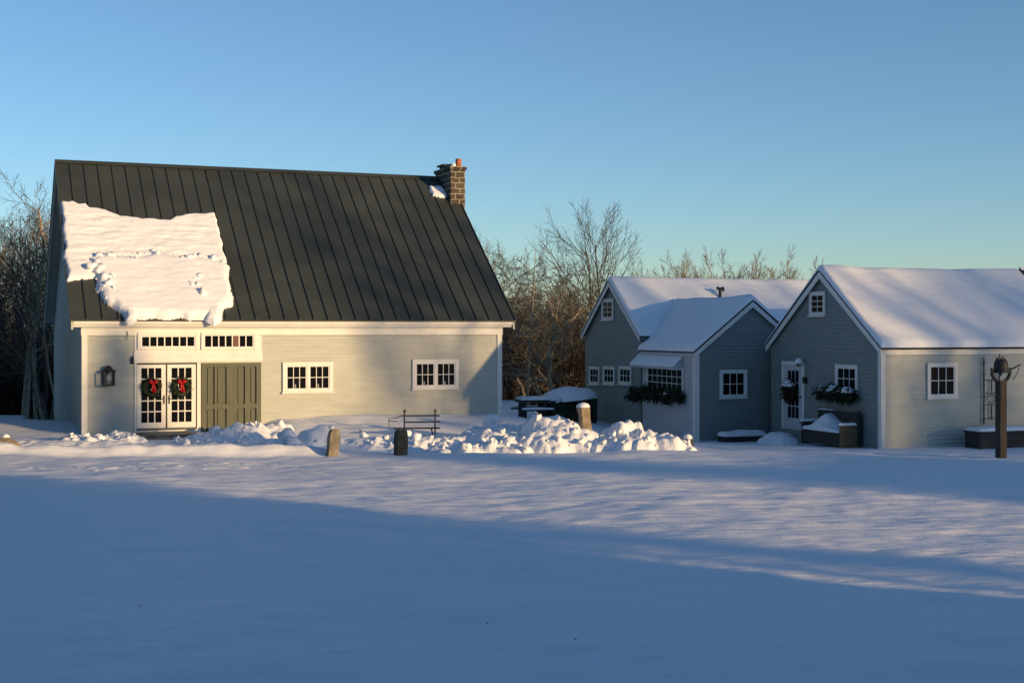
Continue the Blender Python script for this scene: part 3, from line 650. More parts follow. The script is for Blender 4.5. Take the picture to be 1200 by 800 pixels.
# ------------------------------------------------------------------ settle, planters, trellis, bell
def snow_slab(x0, x1, y0, y1, z, th, seed, name='snow_cap', parent=None, tilt=0):
    e = [0, .01, .03, .06, .1]
    xs = np.array([x0+v for v in e]+list(np.linspace(x0+.14, x1-.14, max(3, int((x1-x0)/.08))))+[x1-v for v in e[::-1]])
    ey = [v*min(1, (y1-y0)/.3) for v in e]
    ys = np.array([y0+v for v in ey]+list(np.linspace(y0+ey[-1]*1.3, y1-ey[-1]*1.3, max(3, int((y1-y0)/.08))))+[y1-v for v in ey[::-1]])
    X, Y = np.meshgrid(xs, ys); d = np.minimum(np.minimum(X-x0, x1-X), np.minimum(Y-y0, y1-Y))
    R = min(.12, (y1-y0)/2); T_ = th*np.sqrt(np.clip(1-(1-np.clip(d/R, 0, 1))**2, 0, 1))*(1+.4*fbm(X/.5, Y/.5, seed, 3))
    return grid_mesh(name, np.stack([X, Y, z+T_+.003+tilt*(X-x0)], -1), 'snow_soft', parent)
# settle along the gable wall of the near cottage: local axes of the cottage, seat facing -x
yb0, yb1 = COT2.Y(1010, 510, GX2-.1), COT2.Y(940, 510, GX2-.1)
st = thing('bench', 'dark high backed wooden bench drifted with snow against the cottage gable', 'bench', COT2.w(0, 0, -.2), COT2.th)
yA, yB = yb0+.05, yb0+2.05
b = MB(); b.box(-.08, -.03, yA, yB, .1, 1.0); b.box(-.10, -.01, yA-.02, yA+.06, 0, 1.06); b.box(-.10, -.01, yB-.06, yB+.02, 0, 1.06); b.build('backrest', 'dark_wood', st, bevel=.008)
b = MB(); b.box(-.66, -.09, yA+.05, yB-.05, .40, .45); b.build('seat', 'dark_wood', st)
b = MB(); b.box(-.66, -.63, yA+.05, yB-.05, .08, .395); b.build('front_panel', 'dark_wood', st)
for y0 in (yA, yB-.05):
    b = MB(); b.box(-.68, -.11, y0, y0+.045, .02, .62); ao = b.build('arm', 'sunlit_wood' if y0 == yA else 'dark_wood', st, bevel=.006)
    b = MB(); b.box(-.72, -.11, y0-.03, y0+.075, .622, .66); b.build('arm_top', 'sunlit_wood' if y0 == yA else 'dark_wood', ao)
    snow_slab(-.71, -.14, y0-.02, y0+.07, .66, .07, 5, parent=ao)
# snow drifted on the seat, deeper towards the far end
ys = np.linspace(yA+.06, yB-.06, 28); xs = np.linspace(-.70, -.08, 14); Y, X = np.meshgrid(ys, xs)
k = (Y-yA)/(yB-yA); hh = .05+.34*np.exp(-((k-.66)/.22)**2)*smooth(-.72, -.25, X)+.10*np.sin(np.clip(k, 0, 1)*math.pi)+.05*fbm(X/.3, Y/.3, 4, 3)
hh = hh*np.clip((X+.70)/.05, 0, 1)**.5
grid_mesh('seat_snow', np.stack([X, Y, .452+hh], -1), 'snow_soft', st)
snow_slab(-.11, 0, yB-.75, yB+.02, 1.0, .05, 9, parent=st)

def planter(label, fr, x0, x1, y0, y1, z0, z1, th, seed, m='dark_wood', cat='planter'):
    t = thing('planter_box', label, cat, fr.w((x0+x1)/2, (y0+y1)/2, z0), fr.th)
    hx, hy, hz = (x1-x0)/2, (y1-y0)/2, z1-z0
    b = MB(); b.box(-hx, hx, -hy, hy, 0, hz-.09); 
    for sx in (-hx, hx-.07):
        for sy in (-hy-.012, hy-.058): b.box(sx-.004, sx+.074, sy, sy+.07, -.1, hz-.092)
    b.build('box', m, t)
    b = MB(); b.box(-hx-.03, hx+.03, -hy-.03, hy+.03, hz-.09, hz-.03); b.build('rim', m, t, bevel=.006)
    snow_slab(-hx-.02, hx+.02, -hy-.02, hy+.02, hz-.03, th, seed, parent=t); return t
px0 = COT2.X(1148, 505, -.95)
planter('long dark wooden planter box topped with snow behind the bell post', COT2, px0, px0+3.2, -.98, -.35, -.15, .38, .09, 3)
ey = EY-.5; ex0, ex1 = COT1.X(845, 510, ey), COT1.X(892, 510, ey); ez = COT1.Z(868, 511, ey)
planter('low dark planter under a thick slab of snow below the ell gable window', COT1, ex0, ex1, ey-.25, ey+.2, ez-.35, ez+.05, .16, 4)

ty = FY2-.06
tr = thing('trellis', 'thin black iron trellis with a diamond on the cottage front wall behind the bell', 'trellis', COT2.w(COT2.X(1157, 460, ty), ty, -.1), COT2.th)
ox = COT2.X(1157, 460, ty); tz = lambda py: COT2.Z(1157, py, ty)+.1; txx = lambda px: COT2.X(px, 460, ty)-ox
g = MB(); g.tube([(txx(1153), 0, tz(497)), (txx(1153), 0, tz(419))], .022, 6)
for k in range(6): z = tz(425+k*13.4); g.tube([(txx(1151.5), 0, z), (txx(1153), 0, z+.03), (txx(1154.5), 0, z)], .014, 5)
g.build('upright', 'iron', tr)
g = MB(); g.tube([(txx(1171), 0, tz(497)), (txx(1171), 0, tz(419))], .022, 6); g.build('upright', 'iron', tr)
g = MB()
for py in (445, 460, 474, 490): g.tube([(txx(1153), 0, tz(py)), (txx(1171), 0, tz(py))], .009, 5)
g.tube([(txx(1162), 0, tz(445)), (txx(1162), 0, tz(459))], .02, 5); g.tube([(txx(1162), 0, tz(474)), (txx(1162), 0, tz(492))], .02, 5)
dm = [(txx(1162), 0, tz(461)), (txx(1168), 0, tz(467)), (txx(1162), 0, tz(473)), (txx(1156), 0, tz(467))]
g.tube(dm+[dm[0]], .014, 5); g.build('lattice', 'iron', tr)

bp = gpt(1173, 535, 0); bd = bp.y; bs = bd/F; bg_ = gh(bp.x, bp.y)
bell = thing('bell_post', 'square weathered post carrying a dark cast iron bell in an iron cradle', 'bell post', (bp.x, bp.y, bg_-.05), COT2.th)
zt = CAM_H-(447-HOR)*bs-bg_+.05
b = MB(); b.box(-.10, .10, -.10, .10, -.2, zt); b.build('post', 'post_wood', bell, bevel=.012)
b = MB(); b.box(-.13, .16, -.131, .131, 0-.1, .22); b = MB()
R = .27; zc = zt+.24
pts = [(R*math.cos(a), 0, zc+R*math.sin(a)*.95) for a in np.linspace(math.pi, 2*math.pi, 15)]
b.tube(pts, .045, 8); b.box(-.10, .10, -.08, .08, zt+.0, zt+.03)
for s in (-1, 1): b.tube([(s*R, 0, zc-.01), (s*R, 0, zc+.10)], [.038, .03], 8)
b.build('cradle', 'bell_iron', bell)
b = MB(); b.tube([(-R-.04, 0, zc+.07), (R+.04, 0, zc+.07)], .028, 8); b.box(-.11, .11, -.04, .04, zc+.29, zc+.35); b.tube([(-.03, 0, zc+.34), (-.05, 0, zc+.45)], .016, 6); b.tube([(.04, 0, zc+.34), (.045, 0, zc+.40)], .02, 6)
b.tube([(R, 0, zc+.07), (R+.12, 0, zc+.09), (R+.33, 0, zc+.18)], [.03, .022, .018], 6); b.tube([(R+.30, 0, zc+.12), (R+.24, 0, zc-.02), (R+.1, 0, zc-.2)], .01, 5); b.build('yoke', 'bell_iron', bell)
b = MB(); b.lathe([(.225, zc-.02), (.215, zc+.0), (.185, zc+.06), (.17, zc+.16), (.165, zc+.24), (.125, zc+.305), (.05, zc+.33), (.02, zc+.33)], 20); b.build('bell', 'bell_iron', bell, True)
b = MB(); b.tube([(0, 0, zc+.1), (0, 0, zc-.09)], [.012, .03], 8); b.build('clapper', 'bell_iron', bell)

# ------------------------------------------------------------------ standing stones
def stone(name, label, px, py, wpx, hpx, m, lean=(0, 0), dep=.3, prof=None, cap=0, seed=0, rz=.35, group=None, z=0):
    p = gpt(px, py, z); s = p.y/F; w_, h_ = wpx*s, hpx*s
    t = thing(name, label, 'stone', (p.x, p.y, z), rz, group)
    prof = prof or [(0, 1.0), (.3, 1.0), (.7, .95), (.93, .9), (1.0, .7)]
    n = 14; vs = []; z0 = -.25
    lv = [(-.25/h_, prof[0][1])]+[(prof[i][0]+(prof[i+1][0]-prof[i][0])*j/3, prof[i][1]+(prof[i+1][1]-prof[i][1])*j/3) for i in range(len(prof)-1) for j in range(3)]+[prof[-1]]
    for u, r_ in lv:
        for k in range(n):
            a = 2*math.pi*k/n; ca, sa = math.cos(a), math.sin(a); sq = 1/max(abs(ca), abs(sa))**.9
            j = 1+.10*mnoise.noise(Vector((ca*1.3+seed, sa*1.3, u*2.5)))+.05*mnoise.noise(Vector((ca*4+seed, sa*4, u*7)))
            vs.append((ca*sq*w_*.46*r_*j+lean[0]*u*h_, sa*sq*dep*.46*r_*j+lean[1]*u*h_, u*h_))
    b = MB(); L = len(lv); b.add(vs, [(i*n+k, i*n+(k+1) % n, (i+1)*n+(k+1) % n, (i+1)*n+k) for i in range(L-1) for k in range(n)]+[tuple(range((L-1)*n, L*n))])
    b.build('stone', m, t)
    if cap:
        rr = prof[-1][1]*w_*.56; X, Y = np.meshgrid(np.linspace(-1, 1, 15), np.linspace(-1, 1, 15)); r2 = np.sqrt(X**2+Y**2)
        # square to disc
        U = X*np.sqrt(1-Y**2/2); V = Y*np.sqrt(1-X**2/2); rad = np.hypot(U, V)
        Z = h_-.02+cap*np.sqrt(np.clip(1-rad**2, 0, 1))
        grid_mesh('snow_cap', np.stack([U*rr+lean[0]*h_, V*rr*dep/w_+lean[1]*h_, Z], -1), 'snow_soft', t)
    return t
stone('standing_stone', 'leaning tan stone post in the snow, lit, directly below the barn window nearest the doors', 389, 534, 15, 31, 'grey_stone', (.10, .0), .28, [(0, 1), (.4, 1.03), (.86, .97), (1, .76)], seed=2)
stone('standing_stone', 'dark slate stone post with a chipped corner, in front of the small iron bench', 469.5, 533.5, 16.5, 30, 'dark_stone', (0.02, 0), .34, [(0, 1.02), (.6, 1.02), (.86, .97), (1, .80)], seed=5)
gp = gpt(685, 506, .25)
stone('granite_post', 'tall leaning tan granite post with a rounded snow cap among the snow heaps', 687, 509, 15, 33, 'granite', (-.12, 0), .34, [(0, 1.0), (.3, .96), (.6, .90), (.9, 1.0), (1, .98)], .13, 9, z=.25)
stone('boulder', 'low tan boulder capped with snow at the left edge of the drive', 7, 527, 40, 15, 'granite', (0, 0), .6, [(0, 1.05), (.4, .85), (.8, .45), (1, .2)], .10, 12)
stone('boulder', 'small stone capped with snow at the foot of the ell corner beyond the snow heaps', 806, 521, 12, 8, 'dark_stone', (0, 0), .3, [(0, 1.0), (.5, 1), (1, .8)], .13, 14)

for px, py, a, lab in ((165, 709, .4, 'tiny dark twig lying on the shaded snow, nearest the left edge'), (571, 731, 1.3, 'tiny dark twig lying on the shaded snow below the slate stone'), (674, 753, 2.2, 'tiny dark twig lying on the shaded snow below the granite post')):
    p = gpt(px, py); z = gh(p.x, p.y); g = MB(); d = Vector((math.cos(a), math.sin(a), 0))*.02; c0 = Vector((p.x, p.y, z+.012))
    g.tube([c0-d, c0+Vector((0, 0, .012)), c0+d*.8], [.003, .004, .002], 5); g.tube([c0, c0+Vector((d.y, -d.x, .02))*.6], [.004, .003], 4); tag(g.build('fallen_twig', 'twig'), lab, 'twig')

# ------------------------------------------------------------------ doorstep
sx0, sx1 = bx(150), bx(222)
dsx = thing('door_step', 'broad wet grey stone doorstep partly cleared of snow before the french doors', 'doorstep', BARN.w((sx0+sx1)/2+.1, -.75, gh(*BARN.w((sx0+sx1)/2, -.75)[:2])), BARN.th)
hx = (sx1-sx0)/2-.1
b = MB(); b.box(-hx, hx, -.6, .7, -.1, .10); b.build('slab', 'step_stone', dsx, bevel=.02)
b = MB(); b.box(-hx*.85, hx*1.05, -1.15, -.62, -.1, .03); b.build('lower_slab', 'step_stone', dsx, bevel=.02)

# ------------------------------------------------------------------ small iron bench in front of the barn
ip = gpt(487, 501, .28)
ib = thing('iron_bench', 'small black iron garden bench half buried in snow under the barn window', 'bench', (ip.x, ip.y, .26), .12)
k = ip.y/F
for sx in (-.45, .45):
    g = MB(); xx = sx+.13; g.tube([(xx, .18, -.2), (xx, .18, .38), (xx+.01, .2, .47)], .022, 6); g.lathe([(.0, .45), (.045, .48), (.045, .52), (.0, .55)], 8, (xx+.01, .2)); g.build('back_post', 'iron', ib)
g = MB(); g.tube([(-.42, .18, .36), (.72, .18, .36)], .022, 6); g.tube([(-.32, .18, .17), (.74, .18, .18)], .022, 6); g.build('back_rail', 'iron', ib)
g = MB()
for q_ in range(4): g.box(-.65, .70, -.26+q_*.1, -.19+q_*.1, .0, .025)
g.build('seat', 'iron', ib)
for sx in (-.5, .45):
    g = MB(); g.tube([(sx, -.2, 0), (sx+.03, -.22, -.12), (sx, -.24, -.35)], .022, 6); g.build('leg', 'iron', ib)
g = MB(); g.tube([(-.78, -.1, 0), (-.78, -.1, .30), (-.55, .18, .30), (-.42, .18, .36)], .012, 5); g.tube([(-.80, -.1, .24), (-.55, -.05, .22)], .012, 5); g.build('arm', 'iron', ib)

# ------------------------------------------------------------------ dark table and hedge between barn and cottage
tp = (at_depth(624, 47.5), 47.5); tgz = gh(*tp)
zt = CAM_H-(467-HOR)*47.5/F
tb = thing('table', 'dark garden table with snow on its top in the gap beside the barn', 'table', (tp[0], tp[1], tgz), .3)
b = MB(); b.box(-.52, .52, -.38, .38, zt-tgz-.11, zt-tgz-.03); b.build('top', 'dark_wood', tb)
for sx in (-1, 1):
    b = MB(); b.box(sx*.36-.05, sx*.36+.05, -.34, .34, -.3, zt-tgz-.112); b.build('leg', 'dark_wood', tb)
    b = MB(); b.box(-.58, .58, sx*.60-.12, sx*.60+.12, .38, .43); b.build('seat', 'dark_wood', tb); snow_slab(-.57, .57, sx*.60-.11, sx*.60+.11, .43, .06, 3+sx, parent=tb)
snow_slab(-.53, .53, -.39, .39, zt-tgz-.03, .10, 6, parent=tb)
hp = (at_depth(664, 48.0), 48.0)
hd = thing('hedge', 'dark rounded hedge under a thick dome of snow behind the granite post', 'hedge', (hp[0], hp[1], gh(*hp)), COT1.th)
rg = random.Random(4); g = MB()
zc = CAM_H-(467-HOR)*48/F-gh(*hp)
g.prism([(-.75, -.2), (.95, -.2), (1.0, zc), (-.75, zc-.05)], -.45, .5); pts = [(rg.uniform(-.78, 1.0), rg.choice((-.47, .5)) if rg.random() < .7 else rg.uniform(-.4, .45), rg.uniform(0, zc+.02)) for _ in range(260)]
sprays(g, pts, 2600, .10, .05, 6); g.build('leaves', 'hedge', hd)
X, Y = np.meshgrid(np.linspace(-1, 1, 26), np.linspace(-1, 1, 20)); U = X*np.sqrt(1-Y**2/2); V = Y*np.sqrt(1-X**2/2); rad = np.hypot(U, V)
Zs = zc-.05+.46*np.clip(1-rad**2.4, 0, 1)**.5*(1+.15*fbm(X*2, Y*2, 2, 2))+.06*X
grid_mesh('snow_cap', np.stack([.1+U*1.08, .02+V*.62, Zs], -1), 'snow_soft', hd)
# low dark wall end at the far left, snow on top
lp = (at_depth(4, 47.0), 47.0)
lw = thing('stone_wall', 'low mossy wall topped with snow behind the shaded drift, far left', 'wall', (lp[0], lp[1], gh(*lp)), .1)
zw = CAM_H-(491-HOR)*47/F-gh(*lp)
b = MB(); b.box(-2.2, .78, -.3, .3, -.4, zw); b.build('wall', 'olive', lw, bevel=.03); snow_slab(-2.2, .70, -.32, .32, zw, .12, 3, parent=lw)

# ------------------------------------------------------------------ snow heaps
def heap(label, spine, seed, rough=.10, step=.05, chunks=6, group='shovelled snow heaps'):
    """spine: (x, y, height, radius) blobs; clods and broken lumps are displaced into one surface"""
    sp = np.array(spine); x0 = (sp[:, 0]-sp[:, 3]*1.3).min(); x1 = (sp[:, 0]+sp[:, 3]*1.3).max(); y0 = (sp[:, 1]-sp[:, 3]*1.3).min(); y1 = (sp[:, 1]+sp[:, 3]*1.3).max()
    X, Y = np.meshgrid(np.arange(x0, x1, step), np.arange(y0, y1, step*1.1))
    wx = .22*fbm(X/.45, Y/.45, seed, 3); wy = .22*fbm(X/.45, Y/.45, seed+5, 3)
    H = np.full(X.shape, -.3)
    for bx_, by_, h, r in spine:
        d = np.hypot(X+wx-bx_, Y+wy-by_)/r
        H = np.maximum(H, np.where(d < 1, h*np.sqrt(np.clip(1-d**2.2, 0, 1)), -.3*np.clip((d-1)*3, 0, 1)))
    m = smooth(-.02, .15, H)
    # clods: cellular bumps of two sizes
    rg = np.random.default_rng(seed)
    nc = int((x1-x0)*(y1-y0)*1.5)+2
    for k in range(nc):
        cx, cy = rg.uniform(x0, x1), rg.uniform(y0, y1); r = rg.choice([.07, .1, .14, .2, .27], p=[.3, .3, .22, .12, .06]); hh = r*rg.uniform(.3, .7)
        i0, i1 = np.searchsorted(Y[:, 0], [cy-r, cy+r]); j0, j1 = np.searchsorted(X[0], [cx-r, cx+r])
        if i1 <= i0 or j1 <= j0: continue
        d = np.hypot(X[i0:i1, j0:j1]-cx+wx[i0:i1, j0:j1]*.5, Y[i0:i1, j0:j1]-cy+wy[i0:i1, j0:j1]*.5)/r
        H[i0:i1, j0:j1] += hh*np.sqrt(np.clip(1-d**2, 0, 1))*m[i0:i1, j0:j1]*rough*8
    H = H+rough*1.7*fbm(X/.7, Y/.7, seed+9, 5, .6)*m+rough*2.6*(.13-np.abs(fbm(X/.5, Y/.5, seed+29, 3)))*m+rough*.5*fbm(X/.12, Y/.12, seed+19, 2)*m
    H = np.maximum(H, -.18); k0 = H > -.05; keep = k0.copy()
    for dy in (-2, -1, 0, 1, 2):
        for dx in (-2, -1, 0, 1, 2): keep |= np.roll(np.roll(k0, dy, 0), dx, 1)
    G = ground_h(X, Y)
    jx = .35*step*(rg.random(X.shape)-.5); jy = .35*step*(rg.random(X.shape)-.5)
    Z = G+H-.02
    o = grid_mesh('snow_heap', np.stack([X+jx, Y+jy, Z], -1), 'snow_pile', keep=keep)
    # broken lumps lying on the heap, joined into its mesh
    bm = bmesh.new(); bm.from_mesh(o.data); ij = np.argwhere(H > .06)
    for k in range(int(len(ij)*step*step*chunks)):
        i, j = ij[rg.integers(len(ij))]; r = float(rg.choice([.04, .06, .09, .13, .19], p=[.46, .32, .15, .055, .015])); sd = float(rg.uniform(0, 99))
        res = bmesh.ops.create_icosphere(bm, subdivisions=2, radius=1)
        sc = Vector(rg.uniform(.75, 1.3, 3)); R_ = Matrix.Rotation(float(rg.uniform(0, 6)), 3, Vector(rg.normal(size=3)))
        c = Vector((X[i, j], Y[i, j], Z[i, j]+r*float(rg.uniform(-.1, .65))))
        for v in res['verts']:
            p = v.co; q = Vector((p.x*sc.x, p.y*sc.y, p.z*sc.z))*(1+.95*mnoise.noise(p*1.1+Vector((sd, 0, 0)))+.5*abs(mnoise.noise(p*2.3+Vector((0, sd, 0))))+.25*mnoise.noise(p*5+Vector((0, 0, sd))))
            v.co = c+(R_ @ q)*r
        for v in res['verts']:
            for f in v.link_faces: f.smooth = True
    bm.to_mesh(o.data); bm.free()
    return tag(o, label, 'snow heap', group)
def hs(lst):
    """(px, foot row, depth, top row, radius) -> world blobs"""
    r = []
    for px, d, ptop, rad in lst:
        x = at_depth(px, d); r.append((x, d, max(.12, CAM_H-(ptop-HOR)*d/F-gh(x, d)-.05), rad))
    return r
heap('tall heap of broken snow left of the granite post, its right face sunlit', hs([(603, 38.8, 498, .6), (616, 38.6, 494, .6), (632, 38.2, 484, .65), (648, 38.0, 484, .7), (662, 37.7, 490, .7), (676, 37.5, 498, .75), (690, 37.2, 510, .6), (642, 37.3, 503, .8), (612, 37.6, 508, .9)]), 21, .09)
heap('jagged heap of snow clods right of the granite post before the white ell wall', hs([(716, 37.6, 500, .34), (724, 37.5, 491, .30), (736, 37.7, 486, .30), (746, 37.7, 488, .24), (758, 37.4, 499, .5), (772, 37.2, 500, .55), (786, 36.9, 506, .5), (797, 36.8, 516, .4), (708, 37.0, 511, .5), (728, 36.8, 507, .6), (748, 36.8, 508, .6)]), 33, .09)
heap('low spread of shovelled snow between the dark slate stone and the tall heap', hs([(520, 37.6, 512, .7), (540, 37.8, 512, .8), (562, 37.8, 508, .9), (585, 38.0, 504, .9), (545, 36.4, 521, .6), (515, 36.4, 521, .5), (590, 36.9, 515, .9), (572, 39.5, 498, .9), (600, 39.2, 498, .7)]), 45, .075)
heap('lumpy sunlit snow bank along the drive behind the leaning tan stone', hs([(335, 37.8, 512, .6), (352, 37.7, 510, .7), (366, 37.8, 501, .6), (376, 38.0, 495, .5), (392, 37.8, 507, .6), (410, 37.7, 511, .7), (430, 37.6, 511, .7), (450, 37.6, 510, .7), (470, 37.5, 510, .7), (488, 37.4, 511, .7), (505, 37.4, 513, .6)]), 57, .07)
heap('snow bank sloping up in front of the green barn door', hs([(222, 38.6, 511, .5), (240, 38.8, 508, .6), (258, 39.2, 505, .7), (278, 39.6, 499, .8), (296, 40.2, 494, .9), (315, 40.4, 494, .8), (262, 37.7, 517, .6), (290, 37.7, 515, .6), (320, 37.6, 517, .55), (338, 37.6, 517, .5), (238, 37.9, 515, .5)]), 69, .07)
heap('broken snow heap at the barn corner below the wall lantern', hs([(108, 39.2, 513, .5), (124, 39.3, 508, .5), (140, 39.2, 505, .55), (150, 38.8, 508, .5), (134, 38.3, 514, .5), (112, 38.5, 518, .5), (90, 38.6, 519, .5)]), 81, .08)
heap('long low sunlit snow ridge along the drive at the far left', hs([(px, 37.4, 521-1.5*math.sin(px*.11), .5) for px in range(20, 150, 12)]), 93, .025, chunks=0)
heap('small soft snow mound beside the cottage door', hs([(908, 41.2, 503, .5), (918, 41.0, 504, .5), (900, 41.3, 508, .4)]), 99, .015, chunks=0)
for px, py, sc, lab in ((130, 548, 1.0, 'scuffed ring of snow clods on the drive edge'), (240, 544, 1.0, 'scuffed streak of snow clods on the lawn edge')):
    p = gpt(px, py); heap(lab, [(p.x+i*.28+.1*math.sin(i*3), p.y+.35*math.sin(i*1.7), .03, .22) for i in range(-7, 8)], px, .03, chunks=9, group='scuffed snow at the drive edge')

# ------------------------------------------------------------------ bare trees
def rot_about(v, ax, a): return Matrix.Rotation(a, 3, ax) @ v
def tree_mesh(name, seed, H, r0, style, mats, sides=(7, 5, 3, 3)):
    """returns a thing: trunk (trunk and limbs) and crown (branches and twigs)"""
    rg = random.Random(seed); tk, cr = MB(), MB()
    st = dict(stems=1, lean=.04, first=.25, kids=(11, 8, 7), ang=(.75, .8, .8), len=(.42, .5, .45), up=.18, wig=.10, twig=.011)
    st.update(style)
    def branch(p, d, L, r, lvl, wig):
        n = max(3, int(4+L*1.1)) if lvl < 2 else 3
        pts = [p]; rad = [r]; dd = d.copy()
        for i in range(n):
            dd = (dd+Vector((rg.gauss(0, wig), rg.gauss(0, wig), rg.gauss(0, wig*.7)+st['up']*(.5 if lvl else .2)/n*2))).normalized()
            pts.append(pts[-1]+dd*(L/n)); rad.append(max(r*(1-.80*(i+1)/n), st['twig']*.45))
        (tk if lvl < 2 else cr).tube(pts, rad, sides[min(lvl, 3)], False)
        if lvl >= 3: return
        kids = st['kids'][lvl]; kids = max(2, int(kids*rg.uniform(.75, 1.25)))
        f0 = st['first'] if lvl == 0 else .18
        phi = rg.uniform(0, 6.28)
        for k in range(kids):
            f = f0+(1-f0)*(k+rg.random())/kids; f = min(f, .985); q = f*n; i = int(q); a = pts[i].lerp(pts[i+1], q-i); rr = rad[i]+(rad[i+1]-rad[i])*(q-i)
            dl = (pts[i+1]-pts[i]).normalized(); phi += 2.4+rg.uniform(-.5, .5)
            ax = rot_about(dl.orthogonal().normalized(), dl, phi)
            nd = rot_about(dl, ax, st['ang'][lvl]*rg.uniform(.6, 1.3))
            ln = L*st['len'][lvl]*(1.15-.7*f if lvl == 0 else 1.1-.5*f)*rg.uniform(.7, 1.25)
            branch(a, nd, ln, max(rr*rg.uniform(.4, .62), st['twig']), lvl+1, wig*1.25)
    for s in range(st['stems']):
        a = 2*math.pi*s/max(1, st['stems'])+rg.uniform(-.5, .5); l = st['lean']*rg.uniform(.6, 1.3)
        d = Vector((math.cos(a)*l, math.sin(a)*l, 1)).normalized()
        hh = H*rg.uniform(.82, 1.0) if st['stems'] > 1 else H
        branch(Vector((math.cos(a)*.06*st['stems'], math.sin(a)*.06*st['stems'], -.3)), d, hh, r0, 0, st['wig'])
    t = bpy.data.objects.new(name, None); t.empty_display_size = .2; C.objects.link(t)
    tk.build('trunk', mats[0], t, True); cr.build('crown', mats[1], t, True); return t
protos = {
 'tall': [tree_mesh('bare_tree', s, 11.5, .15, dict(first=.3, kids=(15, 8, 7), ang=(.62, .7, .8), len=(.42, .5, .5), up=.35), ('bark_brown', 'twig')) for s in (11, 12, 13)],
 'pole': [tree_mesh('bare_tree', s, 10.5, .09, dict(first=.4, kids=(14, 6, 5), ang=(.55, .7, .8), len=(.26, .5, .5), up=.4, wig=.06), ('bark_pale', 'twig_pale')) for s in (21, 22)],
 'twiggy': [tree_mesh('bare_tree', s, 7.0, .12, dict(first=.25, kids=(14, 10, 9), ang=(.95, .95, .95), len=(.55, .5, .45), up=.12, wig=.2), ('bark_brown', 'twig')) for s in (31, 32, 33)],
 'bush': [tree_mesh('bare_tree', s, 7.5, .06, dict(stems=9, lean=.42, first=.3, kids=(9, 7, 6), ang=(.4, .5, .7), len=(.4, .5, .5), up=.3, wig=.07), ('bark_pale', 'twig_pale')) for s in (41, 42)],
}
first_use = set()
def plant(kind, i, x, y, sc, label, group=None, rz=None, name='bare_tree', zoff=0):
    pr = protos[kind][i % len(protos[kind])]; z = gh(x, y)-.1+zoff
    rz = rnd.uniform(0, 6.28) if rz is None else rz
    if pr.name not in first_use: first_use.add(pr.name); o = pr; o.location = (x, y, z); o.rotation_euler = (0, 0, rz); o.scale = (sc,)*3; tag(o, label, 'tree', group)
    else:
        o = dup(pr, (x, y, z), rz, (sc,)*3); o['label'] = label
        if group: o['group'] = group
        elif 'group' in o: del o['group']
    return o
G_L = ('bare brown tree in the dense wood left of the barn', 'bare trees in the wood left of the barn')
G_M = ('bare twiggy tree in the thicket between the barn and the cottages', 'bare trees in the gap between barn and cottages')
G_B = ('bare tree top of the wood showing behind the barn roof', 'bare trees behind the barn')
G_R = ('bare tree top showing low above the snowy roof of the middle cottage', 'bare trees behind the cottage roofs')
HGT = {}
for k_, l_ in protos.items():
    HGT[k_] = sum(np.percentile([v.co.z for ch in t_.children for v in ch.data.vertices], 99.7) for t_ in l_)/len(l_)
def top_scale(kind, y, top_px, px=None):
    return (CAM_H-(top_px-HOR)*y/F-gh(at_depth(px if px is not None else 600, y), y))/HGT[kind]
# left wood
for k in range(34):
    px = -70+150*((k*.618) % 1)+rnd.uniform(-4, 4); y = 60+22*((k*.381) % 1); kind = ('tall', 'pole', 'tall', 'twiggy')[k % 4]
    plant(kind, k, at_depth(px, y), y, top_scale(kind, y, {'tall': 222, 'pole': 226, 'twiggy': 285}[kind]+rnd.uniform(-12, 24)), *G_L)
# gap between the barn and the middle cottage
for k in range(24):
    px = 545+185*((k*.618) % 1); y = 61+24*((k*.45) % 1); kind = ('twiggy', 'twiggy', 'pole', 'twiggy')[k % 4]
    plant(kind, k, at_depth(px, y), y, top_scale(kind, y, 312+rnd.uniform(-10, 26) if px > 585 else 290+rnd.uniform(-20, 30)), *G_M)
plant('tall', 1, at_depth(572, 80), 80, top_scale('tall', 80, 262), 'tall bare tree rising just right of the barn roof edge')
# behind the cottages
for k in range(12):
    px = 735+250*((k*.618) % 1); y = 70+20*((k*.381) % 1)
    plant(('twiggy', 'pole')[k % 2], k, at_depth(px, y), y, top_scale(('twiggy', 'pole')[k % 2], y, 318+rnd.uniform(-12, 12)), *G_R)
plant('bush', 0, at_depth(845, 82), 82, top_scale('bush', 82, 283), 'wide many stemmed bare tree standing up behind the stove pipe')
plant('bush', 1, at_depth(866, 79), 79, top_scale('bush', 79, 290), 'many stemmed bare tree between the wide one and the slim forked one')
plant('bush', 0, at_depth(838, 88), 88, top_scale('bush', 88, 286), 'far many stemmed bare tree half hidden by the wide one behind the stove pipe')
plant('bush', 1, at_depth(818, 84), 84, top_scale('bush', 84, 300), 'smaller many stemmed bare tree left of the wide one behind the middle cottage roof')
plant('pole', 1, at_depth(890, 74), 74, top_scale('pole', 74, 278), 'slim forked bare tree above the roof right of the stove pipe')
